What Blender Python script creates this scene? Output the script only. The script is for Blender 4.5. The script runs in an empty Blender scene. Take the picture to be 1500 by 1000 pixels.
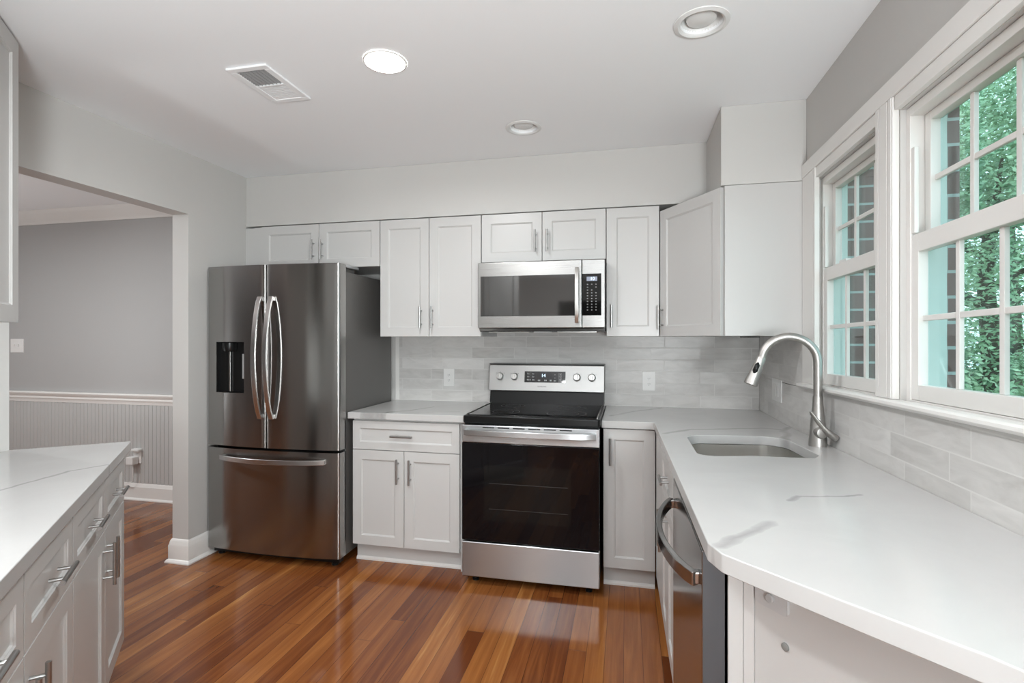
import bpy, bmesh, math, random
from mathutils import Vector, Matrix
from math import pi, sin, cos, radians, atan2
random.seed(7)
C = bpy.context.scene.collection
SC = bpy.context.scene

# ------------------------------------------------------------------ camera
cam_d = bpy.data.cameras.new('camera'); cam = bpy.data.objects.new('camera', cam_d); C.objects.link(cam)
cam.location = (0, 0, 1.3605); cam.rotation_euler = (pi/2, 0, 0.2188)
cam_d.sensor_width = 36; cam_d.sensor_fit = 'HORIZONTAL'; cam_d.lens = 756.3/1500*36
cam_d.shift_y = -(500-495.3)/1500; cam_d.clip_start = 0.02; cam_d.clip_end = 200
SC.camera = cam
# ------------------------------------------------------------------ world, big lights, exposure
W = bpy.data.worlds.new('sky'); SC.world = W; W.use_nodes = True
W.node_tree.nodes['Background'].inputs[0].default_value = (0.93, 0.97, 1.0, 1)
W.node_tree.nodes['Background'].inputs[1].default_value = 2.0
SC.view_settings.view_transform = 'Standard'; SC.view_settings.look = 'None'
SC.view_settings.exposure = 0.30; SC.view_settings.gamma = 1.0; SC.view_settings.use_curve_mapping = False
SC.cycles.use_denoising = True
SC.cycles.max_bounces = 10; SC.cycles.diffuse_bounces = 6; SC.cycles.glossy_bounces = 5; SC.cycles.transparent_max_bounces = 16
SC.cycles.caustics_reflective = False; SC.cycles.caustics_refractive = False
def area(name, loc, rot, sx, sy, power, col=(1, 1, 1), shape='RECTANGLE'):
    l = bpy.data.lights.new(name, 'AREA'); l.shape = shape; l.size = sx; l.size_y = sy; l.energy = power; l.color = col
    o = bpy.data.objects.new(name, l); C.objects.link(o); o.location = loc; o.rotation_euler = rot
    return o
COOL = (0.92, 0.975, 1.0)
# two added soft fill lamps behind the camera, tilted up towards the ceiling
area('added_fill_light', (0.55, -1.3, 1.22), (radians(143), 0, radians(58)), 1.0, 1.0, 140, COOL, 'DISK')
area('added_far_fill_light', (0.45, -2.9, 1.0), (radians(115), 0, radians(25)), 1.2, 1.2, 10, COOL, 'DISK')
area('added_dining_fill', (-4.9, 1.2, 0.5), (radians(175), 0, 0), 0.5, 0.5, 20, COOL, 'DISK')  # added fill to lift the dining ceiling, no fixture there

# ------------------------------------------------------------------ key dimensions
YW, XL, XR, HC = 3.50, -2.59, 0.82, 2.478      # back wall, left wall, right wall, ceiling
CT = 0.914
P0 = Vector((-2.100, 1.829)); D = Vector((0.6609, -0.7505)); N = Vector((0.7505, 0.6609))   # angled left counter
def warp(p):        # the window wall and its worktop are a touch out of level (old house)
    x, y, z = p
    k = 0.021*max(0.0, 2.9-y)*min(max((x-0.1)/0.35, 0), 1)
    k *= min(max((2.05-z)/0.9, 0), 1)*min(max(z/0.88, 0), 1)
    return Vector((x, y, z+k))

# ------------------------------------------------------------------ mesh builder
class MB:
    def __init__(s): s.bm = bmesh.new()
    def box(s, x0, x1, y0, y1, z0, z1):
        v = [s.bm.verts.new(p) for p in ((x0,y0,z0),(x1,y0,z0),(x1,y1,z0),(x0,y1,z0),(x0,y0,z1),(x1,y0,z1),(x1,y1,z1),(x0,y1,z1))]
        for f in ((3,2,1,0),(4,5,6,7),(0,1,5,4),(1,2,6,5),(2,3,7,6),(3,0,4,7)): s.bm.faces.new([v[i] for i in f])
        return s
    def prism(s, poly, z0, z1):
        a = [s.bm.verts.new((p[0], p[1], z0)) for p in poly]; b = [s.bm.verts.new((p[0], p[1], z1)) for p in poly]
        n = len(poly)
        s.bm.faces.new(a[::-1]); s.bm.faces.new(b)
        for i in range(n): s.bm.faces.new((a[i], a[(i+1) % n], b[(i+1) % n], b[i]))
        return s
    def extrude_x(s, prof, x0, x1):   # prof list of (y,z)
        a = [s.bm.verts.new((x0, p[0], p[1])) for p in prof]; b = [s.bm.verts.new((x1, p[0], p[1])) for p in prof]
        n = len(prof); s.bm.faces.new(a[::-1]); s.bm.faces.new(b)
        for i in range(n): s.bm.faces.new((a[i], a[(i+1) % n], b[(i+1) % n], b[i]))
        return s
    def extrude_y(s, prof, y0, y1):   # prof list of (x,z)
        a = [s.bm.verts.new((p[0], y0, p[1])) for p in prof]; b = [s.bm.verts.new((p[0], y1, p[1])) for p in prof]
        n = len(prof); s.bm.faces.new(a[::-1]); s.bm.faces.new(b)
        for i in range(n): s.bm.faces.new((a[i], a[(i+1) % n], b[(i+1) % n], b[i]))
        return s
    def sweep(s, pts, sect, up=Vector((0,0,1)), closed_caps=True):
        """sweep a cross-section (list of (a,b)) or radius list along points"""
        pts = [Vector(p) for p in pts]; rings = []
        prev = None
        for i, p in enumerate(pts):
            t = (pts[min(i+1, len(pts)-1)]-pts[max(i-1, 0)]).normalized()
            if prev is None:
                a = up.cross(t)
                if a.length < 1e-4: a = Vector((1,0,0)).cross(t)
                a.normalize()
            else:
                a = prev-t*prev.dot(t); a.normalize()
            prev = a; b = t.cross(a)
            sc = sect[i] if isinstance(sect[0], list) else sect
            rings.append([s.bm.verts.new(p+a*q[0]+b*q[1]) for q in sc])
        n = len(rings[0])
        for i in range(len(rings)-1):
            for j in range(n): s.bm.faces.new((rings[i][j], rings[i][(j+1) % n], rings[i+1][(j+1) % n], rings[i+1][j]))
        if closed_caps: s.bm.faces.new(rings[0][::-1]); s.bm.faces.new(rings[-1])
        return s
    def tube(s, pts, r, seg=14, up=Vector((0,0,1))):
        rs = r if isinstance(r, (list, tuple)) else [r]*len(pts)
        return s.sweep(pts, [[(q*cos(2*pi*k/seg), q*sin(2*pi*k/seg)) for k in range(seg)] for q in rs], up)
    def lathe(s, prof, c, axis='z', seg=32, cap=True):   # prof: list of (r, h)
        c = Vector(c); rings = []
        for r, h in prof:
            ring = []
            for k in range(seg):
                a = 2*pi*k/seg; u, v = r*cos(a), r*sin(a)
                q = {'z': (u, v, h), 'y': (u, -h, v), 'x': (h, u, v)}[axis]   # 'y': grows towards -y (out of a front)
                ring.append(s.bm.verts.new(c+Vector(q)))
            rings.append(ring)
        for i in range(len(rings)-1):
            for j in range(seg): s.bm.faces.new((rings[i][j], rings[i][(j+1) % seg], rings[i+1][(j+1) % seg], rings[i+1][j]))
        if cap: s.bm.faces.new(rings[0][::-1]); s.bm.faces.new(rings[-1])
        return s
    def shaker(s, x0, x1, z0, z1, y0=0.0, th=0.019, stile=0.057, rec=0.008, slope=0.007):
        """a shaker front, front face at y0 looking to -y, recessed centre panel"""
        def rect(i, y): return [s.bm.verts.new(p) for p in ((x0+i, y, z0+i), (x1-i, y, z0+i), (x1-i, y, z1-i), (x0+i, y, z1-i))]
        b = rect(0, y0+th); f0 = rect(0, y0); f1 = rect(stile, y0); f2 = rect(stile+slope*.35, y0+rec*.45); f3 = rect(stile+slope*.6, y0+rec*.45); f4 = rect(stile+slope, y0+rec)
        s.bm.faces.new(b[::-1])
        for p, q in ((b, f0), (f0, f1), (f1, f2), (f2, f3), (f3, f4)):
            for k in range(4): s.bm.faces.new((p[k], p[(k+1) % 4], q[(k+1) % 4], q[k]))
        s.bm.faces.new(f4)
        return s
    def rot(s, M):
        bmesh.ops.transform(s.bm, matrix=M, verts=s.bm.verts); return s

MATRIX = {}
def root_matrix(o):
    while o.parent: o = o.parent
    return MATRIX.get(o.name, Matrix())
def build(name, mb, mat, parent=None, bev=0.0, seg=2, wp=False, ang=35, label=None):
    bm = mb.bm
    bmesh.ops.recalc_face_normals(bm, faces=bm.faces)
    if wp:
        R = root_matrix(parent) if parent else Matrix()
        bmesh.ops.transform(bm, matrix=R, verts=bm.verts)
        for v in bm.verts: v.co = warp(v.co)
        bmesh.ops.transform(bm, matrix=R.inverted(), verts=bm.verts)
    me = bpy.data.meshes.new(name); bm.to_mesh(me); bm.free()
    for p in me.polygons: p.use_smooth = True
    me.set_sharp_from_angle(angle=radians(ang))
    o = bpy.data.objects.new(name, me); C.objects.link(o)
    if mat: me.materials.append(mat)
    if parent: o.parent = parent
    if bev > 0:
        m = o.modifiers.new('bevel', 'BEVEL'); m.width = bev; m.segments = seg; m.limit_method = 'ANGLE'; m.angle_limit = radians(40); m.harden_normals = True
    if label: o['label'] = label
    return o
def build_each(name, mb, *a, **k):
    """every loose piece becomes a part of its own"""
    bm = mb.bm; seen = set(); out = []
    for v in bm.verts:
        if v in seen: continue
        st = [v]; isl = []; seen.add(v)
        while st:
            q = st.pop(); isl.append(q)
            for e in q.link_edges:
                w_ = e.other_vert(q)
                if w_ not in seen: seen.add(w_); st.append(w_)
        n_ = MB(); mp = {q: n_.bm.verts.new(q.co) for q in isl}
        for f in {f for q in isl for f in q.link_faces}: n_.bm.faces.new([mp[q] for q in f.verts])
        out.append(build(name, n_, *a, **k))
    bm.free(); return out
def cut(o, mb):
    """real hole: boolean applied at once, cutter removed"""
    bmesh.ops.recalc_face_normals(mb.bm, faces=mb.bm.faces)
    me = bpy.data.meshes.new('tmp'); mb.bm.to_mesh(me); mb.bm.free()
    c = bpy.data.objects.new('tmp', me); C.objects.link(c)
    c.matrix_world = Matrix()
    saved = [m for m in o.modifiers]
    b = o.modifiers.new('hole', 'BOOLEAN'); b.operation = 'DIFFERENCE'; b.object = c; b.solver = 'EXACT'
    par = o.parent; o.parent = None
    for m in saved: m.show_viewport = False
    bpy.context.view_layer.update()
    dg = bpy.context.evaluated_depsgraph_get()
    new = bpy.data.meshes.new_from_object(o.evaluated_get(dg))
    o.modifiers.remove(b)
    for m in saved: m.show_viewport = True
    o.parent = par
    o.data = new
    for p in new.polygons: p.use_smooth = True
    new.set_sharp_from_angle(angle=radians(35))
    bpy.data.objects.remove(c); bpy.data.meshes.remove(me)
def thing(name, label, cat, loc=(0,0,0), rotz=0.0, group=None):
    o = bpy.data.objects.new(name, None); C.objects.link(o)
    o.empty_display_size = 0.05
    o.location = loc; o.rotation_euler = (0, 0, rotz); o['label'] = label; o['category'] = cat
    if group: o['group'] = group
    MATRIX[o.name] = Matrix.Translation(Vector(loc)) @ Matrix.Rotation(rotz, 4, 'Z')
    return o
def tag(o, label, cat, group=None, kind=None):
    o['label'] = label; o['category'] = cat
    if group: o['group'] = group
    if kind: o['kind'] = kind
    return o
def struct(name, mb, mat, bev=0.0, wp=False, parent=None, **k):
    o = build(name, mb, mat, parent, bev=bev, wp=wp, **k)
    if not parent: o['kind'] = 'structure'
    return o

# ------------------------------------------------------------------ materials
def mat(name, col, rough=0.5, metal=0.0, spec=0.5, coat=0.0, coat_rough=0.05, aniso=0.0, emit=None, emit_s=0.0):
    m = bpy.data.materials.new(name); m.use_nodes = True
    b = m.node_tree.nodes['Principled BSDF']
    b.inputs['Base Color'].default_value = (*col, 1); b.inputs['Roughness'].default_value = rough; b.inputs['Metallic'].default_value = metal
    b.inputs['Specular IOR Level'].default_value = spec; b.inputs['Coat Weight'].default_value = coat; b.inputs['Coat Roughness'].default_value = coat_rough
    b.inputs['Anisotropic'].default_value = aniso
    if emit: b.inputs['Emission Color'].default_value = (*emit, 1); b.inputs['Emission Strength'].default_value = emit_s
    return m
class NT:
    def __init__(s, m): s.t = m.node_tree; s.b = s.t.nodes['Principled BSDF']
    def n(s, typ, **k):
        o = s.t.nodes.new(typ)
        for a, v in k.items(): setattr(o, a, v)
        return o
    def link(s, a, b): s.t.links.new(a, b)
    def inp(s, sock, v):
        if hasattr(v, 'links') or isinstance(v, bpy.types.NodeSocket): s.t.links.new(v, sock)
        else: sock.default_value = v
    def math(s, op, a, b=0.0, c=None, clamp=False):
        o = s.n('ShaderNodeMath', operation=op, use_clamp=clamp); s.inp(o.inputs[0], a); s.inp(o.inputs[1], b)
        if c is not None: s.inp(o.inputs[2], c)
        return o.outputs[0]
    def vmath(s, op, a, b=(0,0,0), out=0):
        o = s.n('ShaderNodeVectorMath', operation=op); s.inp(o.inputs[0], a)
        if op == 'SCALE': s.inp(o.inputs['Scale'], b)
        else: s.inp(o.inputs[1], b)
        return o.outputs['Value'] if op in ('DOT_PRODUCT', 'DISTANCE', 'LENGTH') else o.outputs[0]
    def ramp(s, fac, stops):
        o = s.n('ShaderNodeValToRGB'); e = o.color_ramp.elements
        while len(e) < len(stops): e.new(0.5)
        for i, (p, c) in enumerate(stops): e[i].position = p; e[i].color = (*c, 1)
        s.inp(o.inputs[0], fac); return o.outputs[0]
    def mix(s, fac, a, b, blend='MIX'):
        o = s.n('ShaderNodeMix', data_type='RGBA', blend_type=blend)
        s.inp(o.inputs['Factor'], fac); s.inp(o.inputs[6], a); s.inp(o.inputs[7], b); return o.outputs[2]
    def noise(s, vec, scale, detail=3.0, rough=0.5, dist=0.0, dim='3D'):
        o = s.n('ShaderNodeTexNoise', noise_dimensions=dim); s.inp(o.inputs['Vector'], vec)
        o.inputs['Scale'].default_value = scale; o.inputs['Detail'].default_value = detail; o.inputs['Roughness'].default_value = rough; o.inputs['Distortion'].default_value = dist
        return o
    def pos(s): return s.n('ShaderNodeNewGeometry').outputs['Position']
    def obj(s): return s.n('ShaderNodeTexCoord').outputs['Object']
    def bump(s, h, strength=0.2, dist=0.01):
        o = s.n('ShaderNodeBump'); o.inputs['Strength'].default_value = strength; o.inputs['Distance'].default_value = dist
        s.inp(o.inputs['Height'], h); s.link(o.outputs[0], s.b.inputs['Normal'])
M = {}
def painted(name, col, rough, bump=0.03, scale=220):
    m = mat(name, col, rough); t = NT(m)
    nz = t.noise(t.pos(), scale, 2.0); t.bump(nz.outputs[0], bump, 0.002)
    return m
M['wall'] = painted('wall_paint_greige', (0.555, 0.545, 0.525), 0.55)
M['ceil'] = painted('ceiling_paint', (0.90, 0.915, 0.93), 0.7)
M['dining'] = painted('dining_paint_taupe', (0.40, 0.395, 0.39), 0.5)
M['trim'] = painted('trim_gloss_white', (0.76, 0.745, 0.72), 0.28, 0.01)
M['cab'] = painted('cabinet_lacquer_white', (0.545, 0.538, 0.525), 0.33, 0.01, 90)
M['gapdark'] = mat('cabinet_shadow_interior', (0.10, 0.095, 0.09), 0.8)
M['plastic'] = mat('white_plastic', (0.75, 0.745, 0.73), 0.35)
M['slot'] = mat('outlet_slot', (0.05, 0.05, 0.05), 0.6)
M['black'] = mat('black_plastic', (0.008, 0.008, 0.008), 0.28, spec=0.25)
M['blackglass'] = mat('black_ceramic_glass', (0.006, 0.006, 0.006), 0.04, spec=0.6)
M['ovenglass'] = mat('oven_door_glass', (0.004, 0.004, 0.005), 0.05, spec=0.32)
M['mwglass'] = mat('microwave_door_glass', (0.022, 0.021, 0.020), 0.05, spec=1.0, coat=1.0)
M['nickel'] = mat('brushed_nickel', (0.50, 0.49, 0.47), 0.3, 1.0)
M['pull'] = mat('satin_nickel_pull', (0.42, 0.415, 0.405), 0.32, 1.0)
M['faucet'] = mat('faucet_satin_nickel', (0.44, 0.425, 0.405), 0.42, 1.0)
M['chrome'] = mat('satin_nickel', (0.58, 0.57, 0.56), 0.27, 1.0)
M['fridge_side'] = mat('fridge_side_grey', (0.13, 0.125, 0.118), 0.42, 0.35)
M['rubber'] = mat('dark_rubber', (0.02, 0.02, 0.02), 0.7)
def steel(name, col, rough, axis, aniso=0.75, grain=0.10):
    m = mat(name, col, rough, 1.0); t = NT(m)
    sc = t.n('ShaderNodeMapping'); t.link(t.obj(), sc.inputs[0]); s = [900, 900, 900]; s[axis] = 3.0; sc.inputs['Scale'].default_value = s
    nz = t.noise(sc.outputs[0], 1.0, 2.0)
    r = t.math('MULTIPLY_ADD', nz.outputs[0], grain, rough-grain/2); t.link(r, t.b.inputs['Roughness'])
    t.b.inputs['Anisotropic'].default_value = aniso; t.b.inputs['Anisotropic Rotation'].default_value = 0.25
    return m
M['steel_h'] = steel('brushed_steel_horizontal', (0.55, 0.565, 0.575), 0.34, 0, 0.85)
M['steel_f'] = steel('brushed_steel_fridge', (0.37, 0.363, 0.353), 0.20, 0, 0.93, 0.02)
M['steel_bg'] = steel('brushed_steel_backguard', (0.36, 0.357, 0.35), 0.40, 0, 0.2, 0.05)
M['steel_mw'] = steel('brushed_steel_microwave', (0.40, 0.395, 0.385), 0.28, 0, 0.3, 0.05)
M['steel_dw'] = steel('brushed_steel_dishwasher', (0.42, 0.415, 0.41), 0.16, 1, 0.0)
M['sink'] = mat('brushed_steel_sink', (0.62, 0.605, 0.575), 0.34, 1.0)
M['dw_edge'] = mat('dishwasher_edge_grey', (0.095, 0.10, 0.108), 0.35, 0.3)
M['led'] = mat('led_digits', (0.0, 0.0, 0.0), 0.5, emit=(0.55, 0.80, 1.0), emit_s=2.2)
M['plug'] = mat('cover_plug_grey', (0.42, 0.42, 0.42), 0.45)
M['icon'] = mat('printed_icons', (0.36, 0.36, 0.36), 0.5)
M['ink'] = mat('printed_dark_letters', (0.06, 0.06, 0.065), 0.5)
M['lcd'] = mat('lcd_backlight', (0.10, 0.11, 0.14), 0.4, emit=(0.30, 0.33, 0.42), emit_s=0.5)
M['lamp'] = mat('lit_lamp_lens', (1, 1, 1), 0.5, emit=(1.0, 0.98, 0.95), emit_s=14.0)
M['lens_off'] = mat('unlit_lamp_lens', (0.74, 0.74, 0.73), 0.4)
M['vent_white'] = mat('vent_enamel_white', (0.86, 0.87, 0.88), 0.5)
M['ventdark'] = mat('vent_shadow', (0.10, 0.10, 0.10), 0.8)

# window glass: thin pane, slightly green, with mirror reflections
m = bpy.data.materials.new('window_glass'); m.use_nodes = True; nt = m.node_tree; nt.nodes.clear()
o_ = nt.nodes.new('ShaderNodeOutputMaterial'); tr = nt.nodes.new('ShaderNodeBsdfTransparent'); gl = nt.nodes.new('ShaderNodeBsdfGlossy'); mx = nt.nodes.new('ShaderNodeMixShader')
tr.inputs[0].default_value = (0.74, 0.91, 0.92, 1); gl.inputs['Roughness'].default_value = 0.02
lw = nt.nodes.new('ShaderNodeLayerWeight'); lw.inputs[0].default_value = 0.5
pw = nt.nodes.new('ShaderNodeMath'); pw.operation = 'POWER'; nt.links.new(lw.outputs['Facing'], pw.inputs[0]); pw.inputs[1].default_value = 5.0
fr = nt.nodes.new('ShaderNodeMath'); fr.operation = 'MULTIPLY_ADD'; nt.links.new(pw.outputs[0], fr.inputs[0]); fr.inputs[1].default_value = 0.9; fr.inputs[2].default_value = 0.04
nt.links.new(fr.outputs[0], mx.inputs[0]); nt.links.new(tr.outputs[0], mx.inputs[1]); nt.links.new(gl.outputs[0], mx.inputs[2]); nt.links.new(mx.outputs[0], o_.inputs[0])
M['glass'] = m

# hardwood floor: strips along Y, random lengths and tones
m = mat('floor_cherry_strips', (0.2, 0.08, 0.03), 0.2, spec=0.5); t = NT(m)
p = t.pos(); sx = t.n('ShaderNodeSeparateXYZ'); t.link(p, sx.inputs[0])
xr = t.math('DIVIDE', t.math('ADD', sx.outputs[0], 20.0), 0.079); row = t.math('FLOOR', xr); fx = t.math('FRACT', xr)
wn = t.n('ShaderNodeTexWhiteNoise', noise_dimensions='1D'); t.link(row, wn.inputs['W'])
yr = t.math('ADD', t.math('DIVIDE', t.math('ADD', sx.outputs[1], 20.0), 1.75), t.math('MULTIPLY', wn.outputs[0], 7.3)); colm = t.math('FLOOR', yr); fy = t.math('FRACT', yr)
cv = t.n('ShaderNodeCombineXYZ'); t.link(row, cv.inputs[0]); t.link(colm, cv.inputs[1])
wid = t.n('ShaderNodeTexWhiteNoise', noise_dimensions='2D'); t.link(cv.outputs[0], wid.inputs['Vector'])
gv = t.n('ShaderNodeCombineXYZ'); t.link(t.math('MULTIPLY', sx.outputs[0], 26.0), gv.inputs[0]); t.link(t.math('MULTIPLY', sx.outputs[1], 1.6), gv.inputs[1]); t.link(t.math('MULTIPLY', wid.outputs[0], 40.0), gv.inputs[2])
g1 = t.noise(gv.outputs[0], 1.0, 4.0, 0.55, 0.8)
gv2 = t.n('ShaderNodeCombineXYZ'); t.link(t.math('MULTIPLY', sx.outputs[0], 160.0), gv2.inputs[0]); t.link(t.math('MULTIPLY', sx.outputs[1], 5.0), gv2.inputs[1]); t.link(t.math('MULTIPLY', wid.outputs[0], 40.0), gv2.inputs[2])
g2 = t.noise(gv2.outputs[0], 1.0, 2.0)
tone = t.math('ADD', t.math('MULTIPLY', wid.outputs[0], 0.62), t.math('MULTIPLY', t.math('SUBTRACT', g1.outputs[0], 0.5), 0.95))
tone = t.math('ADD', tone, t.math('MULTIPLY', t.math('SUBTRACT', g2.outputs[0], 0.5), 0.22))
wood = t.ramp(tone, [(0.0, (0.12, 0.033, 0.010)), (0.22, (0.185, 0.057, 0.015)), (0.5, (0.25, 0.086, 0.023)), (0.72, (0.32, 0.123, 0.033)), (0.95, (0.53, 0.26, 0.078))])
ex = t.math('MINIMUM', fx, t.math('SUBTRACT', 1.0, fx)); ey = t.math('MINIMUM', fy, t.math('SUBTRACT', 1.0, fy))
gap = t.math('MINIMUM', t.math('MULTIPLY', ex, 0.079), t.math('MULTIPLY', ey, 1.75))
gm = t.math('LESS_THAN', gap, 0.0011)
t.link(t.mix(t.math('MULTIPLY', gm, 0.7), wood, (0.03, 0.010, 0.006, 1)), t.b.inputs['Base Color'])
rn = t.noise(p, 2.2, 2.0)
t.link(t.math('MULTIPLY_ADD', rn.outputs[0], 0.06, 0.10), t.b.inputs['Roughness'])
hn = t.noise(p, 7.0, 1.0)
t.bump(t.math('SUBTRACT', t.math('ADD', t.math('MULTIPLY', hn.outputs[0], 0.06), t.math('MULTIPLY', wid.outputs[0], 0.05)), t.math('MULTIPLY', gm, 0.6)), 0.12, 0.004)
M['floor'] = m

# glazed running-bond wall tile, u along 'axis'
def tile(name, axis, off):
    m = mat(name, (0.5, 0.5, 0.5), 0.16, spec=0.3); t = NT(m)
    s = t.n('ShaderNodeSeparateXYZ'); t.link(t.pos(), s.inputs[0])
    c = t.n('ShaderNodeCombineXYZ'); t.link(t.math('ADD', s.outputs[axis], off), c.inputs[0]); t.link(t.math('SUBTRACT', s.outputs[2], CT-0.0762*10+0.002), c.inputs[1])
    b = t.n('ShaderNodeTexBrick'); t.link(c.outputs[0], b.inputs['Vector']); b.offset = 0.28; b.offset_frequency = 2; b.squash = 1.0
    b.inputs['Scale'].default_value = 1.0; b.inputs['Brick Width'].default_value = 0.305; b.inputs['Row Height'].default_value = 0.0762
    b.inputs['Mortar Size'].default_value = 0.0022; b.inputs['Mortar Smooth'].default_value = 0.15
    b.inputs['Color1'].default_value = (0, 0, 0, 1); b.inputs['Color2'].default_value = (1, 1, 1, 1); b.inputs['Mortar'].default_value = (0.5, 0.5, 0.5, 1)
    rgb = t.n('ShaderNodeRGBToBW'); t.link(b.outputs['Color'], rgb.inputs[0])
    ov = t.n('ShaderNodeCombineXYZ'); t.link(t.math('MULTIPLY', rgb.outputs[0], 30.0), ov.inputs[2])
    q = t.vmath('ADD', c.outputs[0], ov.outputs[0])
    mp = t.n('ShaderNodeMapping'); t.link(q, mp.inputs[0]); mp.inputs['Rotation'].default_value = (0, 0, 0.45); mp.inputs['Scale'].default_value = (5, 17, 1)
    v = t.noise(mp.outputs[0], 1.0, 5.0, 0.6, 1.2)
    tc = t.ramp(v.outputs[0], [(0.28, (0.51, 0.495, 0.475)), (0.5, (0.59, 0.575, 0.555)), (0.72, (0.65, 0.635, 0.615))])
    tc = t.mix(0.10, tc, b.outputs['Color'])
    t.link(t.mix(b.outputs['Fac'], tc, (0.655, 0.645, 0.625, 1)), t.b.inputs['Base Color'])
    t.link(t.math('MULTIPLY_ADD', b.outputs['Fac'], 0.4, 0.30), t.b.inputs['Roughness'])
    w = t.noise(q, 9.0, 2.0)
    t.bump(t.math('SUBTRACT', t.math('MULTIPLY', w.outputs[0], 0.9), t.math('MULTIPLY', b.outputs['Fac'], 0.45)), 0.22, 0.006)
    return m
M['tile_x'] = tile('backsplash_tile_range_wall', 0, 10.13)
M['tile_y'] = tile('backsplash_tile_window_wall', 1, 10.05)

# white quartz with a few grey veins (each vein a polyline in the slab)
def quartz(name, veins):
    m = mat(name, (0.6, 0.6, 0.59), 0.2, spec=0.5); t = NT(m)
    p = t.pos(); nz = t.noise(p, 14.0, 3.0)
    wob = t.vmath('SCALE', t.vmath('SUBTRACT', nz.outputs['Color'], (0.5, 0.5, 0.5)), 0.035)
    q = t.vmath('MULTIPLY', t.vmath('ADD', p, wob), (1, 1, 0))
    fade = t.noise(p, 6.0, 2.0)
    acc = None
    for pts, w, s in veins:
        dmin = None
        for a, b in zip(pts, pts[1:]):
            a3 = Vector((*a, 0)); b3 = Vector((*b, 0)); ab = b3-a3
            pa = t.vmath('SUBTRACT', q, tuple(a3))
            h = t.math('DIVIDE', t.vmath('DOT_PRODUCT', pa, tuple(ab)), ab.length_squared, clamp=True)
            d = t.vmath('LENGTH', t.vmath('SUBTRACT', pa, t.vmath('SCALE', tuple(ab), h)))
            dmin = d if dmin is None else t.math('MINIMUM', dmin, d)
        k = t.math('SUBTRACT', 1.0, t.math('DIVIDE', dmin, w), clamp=True)
        k = t.math('MULTIPLY', t.math('POWER', k, 0.6), s)
        acc = k if acc is None else t.math('MAXIMUM', acc, k)
    soft = t.noise(p, 3.0, 4.0, 0.6, 1.0)
    base = t.ramp(soft.outputs[0], [(0.3, (0.495, 0.49, 0.48)), (0.7, (0.525, 0.52, 0.51))])
    if acc is None: col = base
    else: col = t.mix(t.math('MULTIPLY', acc, t.math('MULTIPLY_ADD', fade.outputs[0], 0.9, 0.35), clamp=True), base, (0.31, 0.306, 0.30, 1))
    t.link(col, t.b.inputs['Base Color'])
    return m
M['quartz_r'] = quartz('quartz_window_worktop', [
    ([(0.194,1.153),(0.229,1.206),(0.278,1.241),(0.323,1.293)], 0.017, 0.95),
    ([(0.416,1.459),(0.445,1.495)], 0.012, 0.95), ([(0.445,1.495),(0.50,1.506),(0.612,1.546)], 0.0065, 0.95),
    ([(0.174,2.514),(0.304,2.636),(0.451,2.68),(0.666,2.757),(0.742,2.721),(0.786,2.811)], 0.019, 0.95),
    ([(0.737,2.715),(0.711,2.56),(0.64,2.36)], 0.021, 0.9), ([(-0.09,3.03),(0.05,3.25),(0.214,3.43)], 0.018, 0.95)])
M['quartz_m'] = quartz('quartz_worktop_beside_range', [
    ([(-1.56,2.845),(-1.47,2.83),(-1.402,2.84),(-1.411,2.898),(-1.312,2.981),(-1.234,3.161)], 0.012, 1.0), ([(-1.40,2.90),(-1.20,2.93),(-1.0,3.0)], 0.008, 0.8)])
M['quartz_l'] = quartz('quartz_left_worktop', [([(-1.68,0.95),(-1.805,1.159),(-1.81,1.271),(-1.832,1.369),(-1.794,1.464),(-1.72,1.50)], 0.0085, 0.95)])

# brick of the outside wall
m = mat('dark_red_brick', (0.2, 0.1, 0.1), 0.85); t = NT(m); s = t.n('ShaderNodeSeparateXYZ'); t.link(t.pos(), s.inputs[0])
c = t.n('ShaderNodeCombineXYZ'); t.link(t.math('ADD', s.outputs[0], s.outputs[1]), c.inputs[0]); t.link(t.math('ADD', s.outputs[2], 3.0), c.inputs[1])
b = t.n('ShaderNodeTexBrick'); t.link(c.outputs[0], b.inputs['Vector']); b.inputs['Scale'].default_value = 1.0; b.inputs['Brick Width'].default_value = 0.42; b.inputs['Row Height'].default_value = 0.076
b.inputs['Mortar Size'].default_value = 0.005; b.inputs['Color1'].default_value = (0.20, 0.105, 0.10, 1); b.inputs['Color2'].default_value = (0.28, 0.15, 0.14, 1); b.inputs['Mortar'].default_value = (0.50, 0.50, 0.50, 1)
t.link(b.outputs['Color'], t.b.inputs['Base Color']); M['brick'] = m
M['ext_white'] = mat('outside_frame_white', (0.80, 0.82, 0.82), 0.5)
m = mat('leaf_green', (0.1, 0.3, 0.1), 0.55); t = NT(m); nz = t.noise(t.pos(), 1.6, 3.0)
t.link(t.ramp(nz.outputs[0], [(0.3, (0.16, 0.28, 0.17)), (0.5, (0.31, 0.46, 0.28)), (0.7, (0.56, 0.70, 0.48))]), t.b.inputs['Base Color'])
t.b.inputs['Transmission Weight'].default_value = 0.0
M['leaf'] = m
M['bark'] = mat('bark', (0.10, 0.075, 0.055), 0.9)
M['lawn'] = mat('lawn', (0.14, 0.19, 0.09), 0.9)

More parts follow.
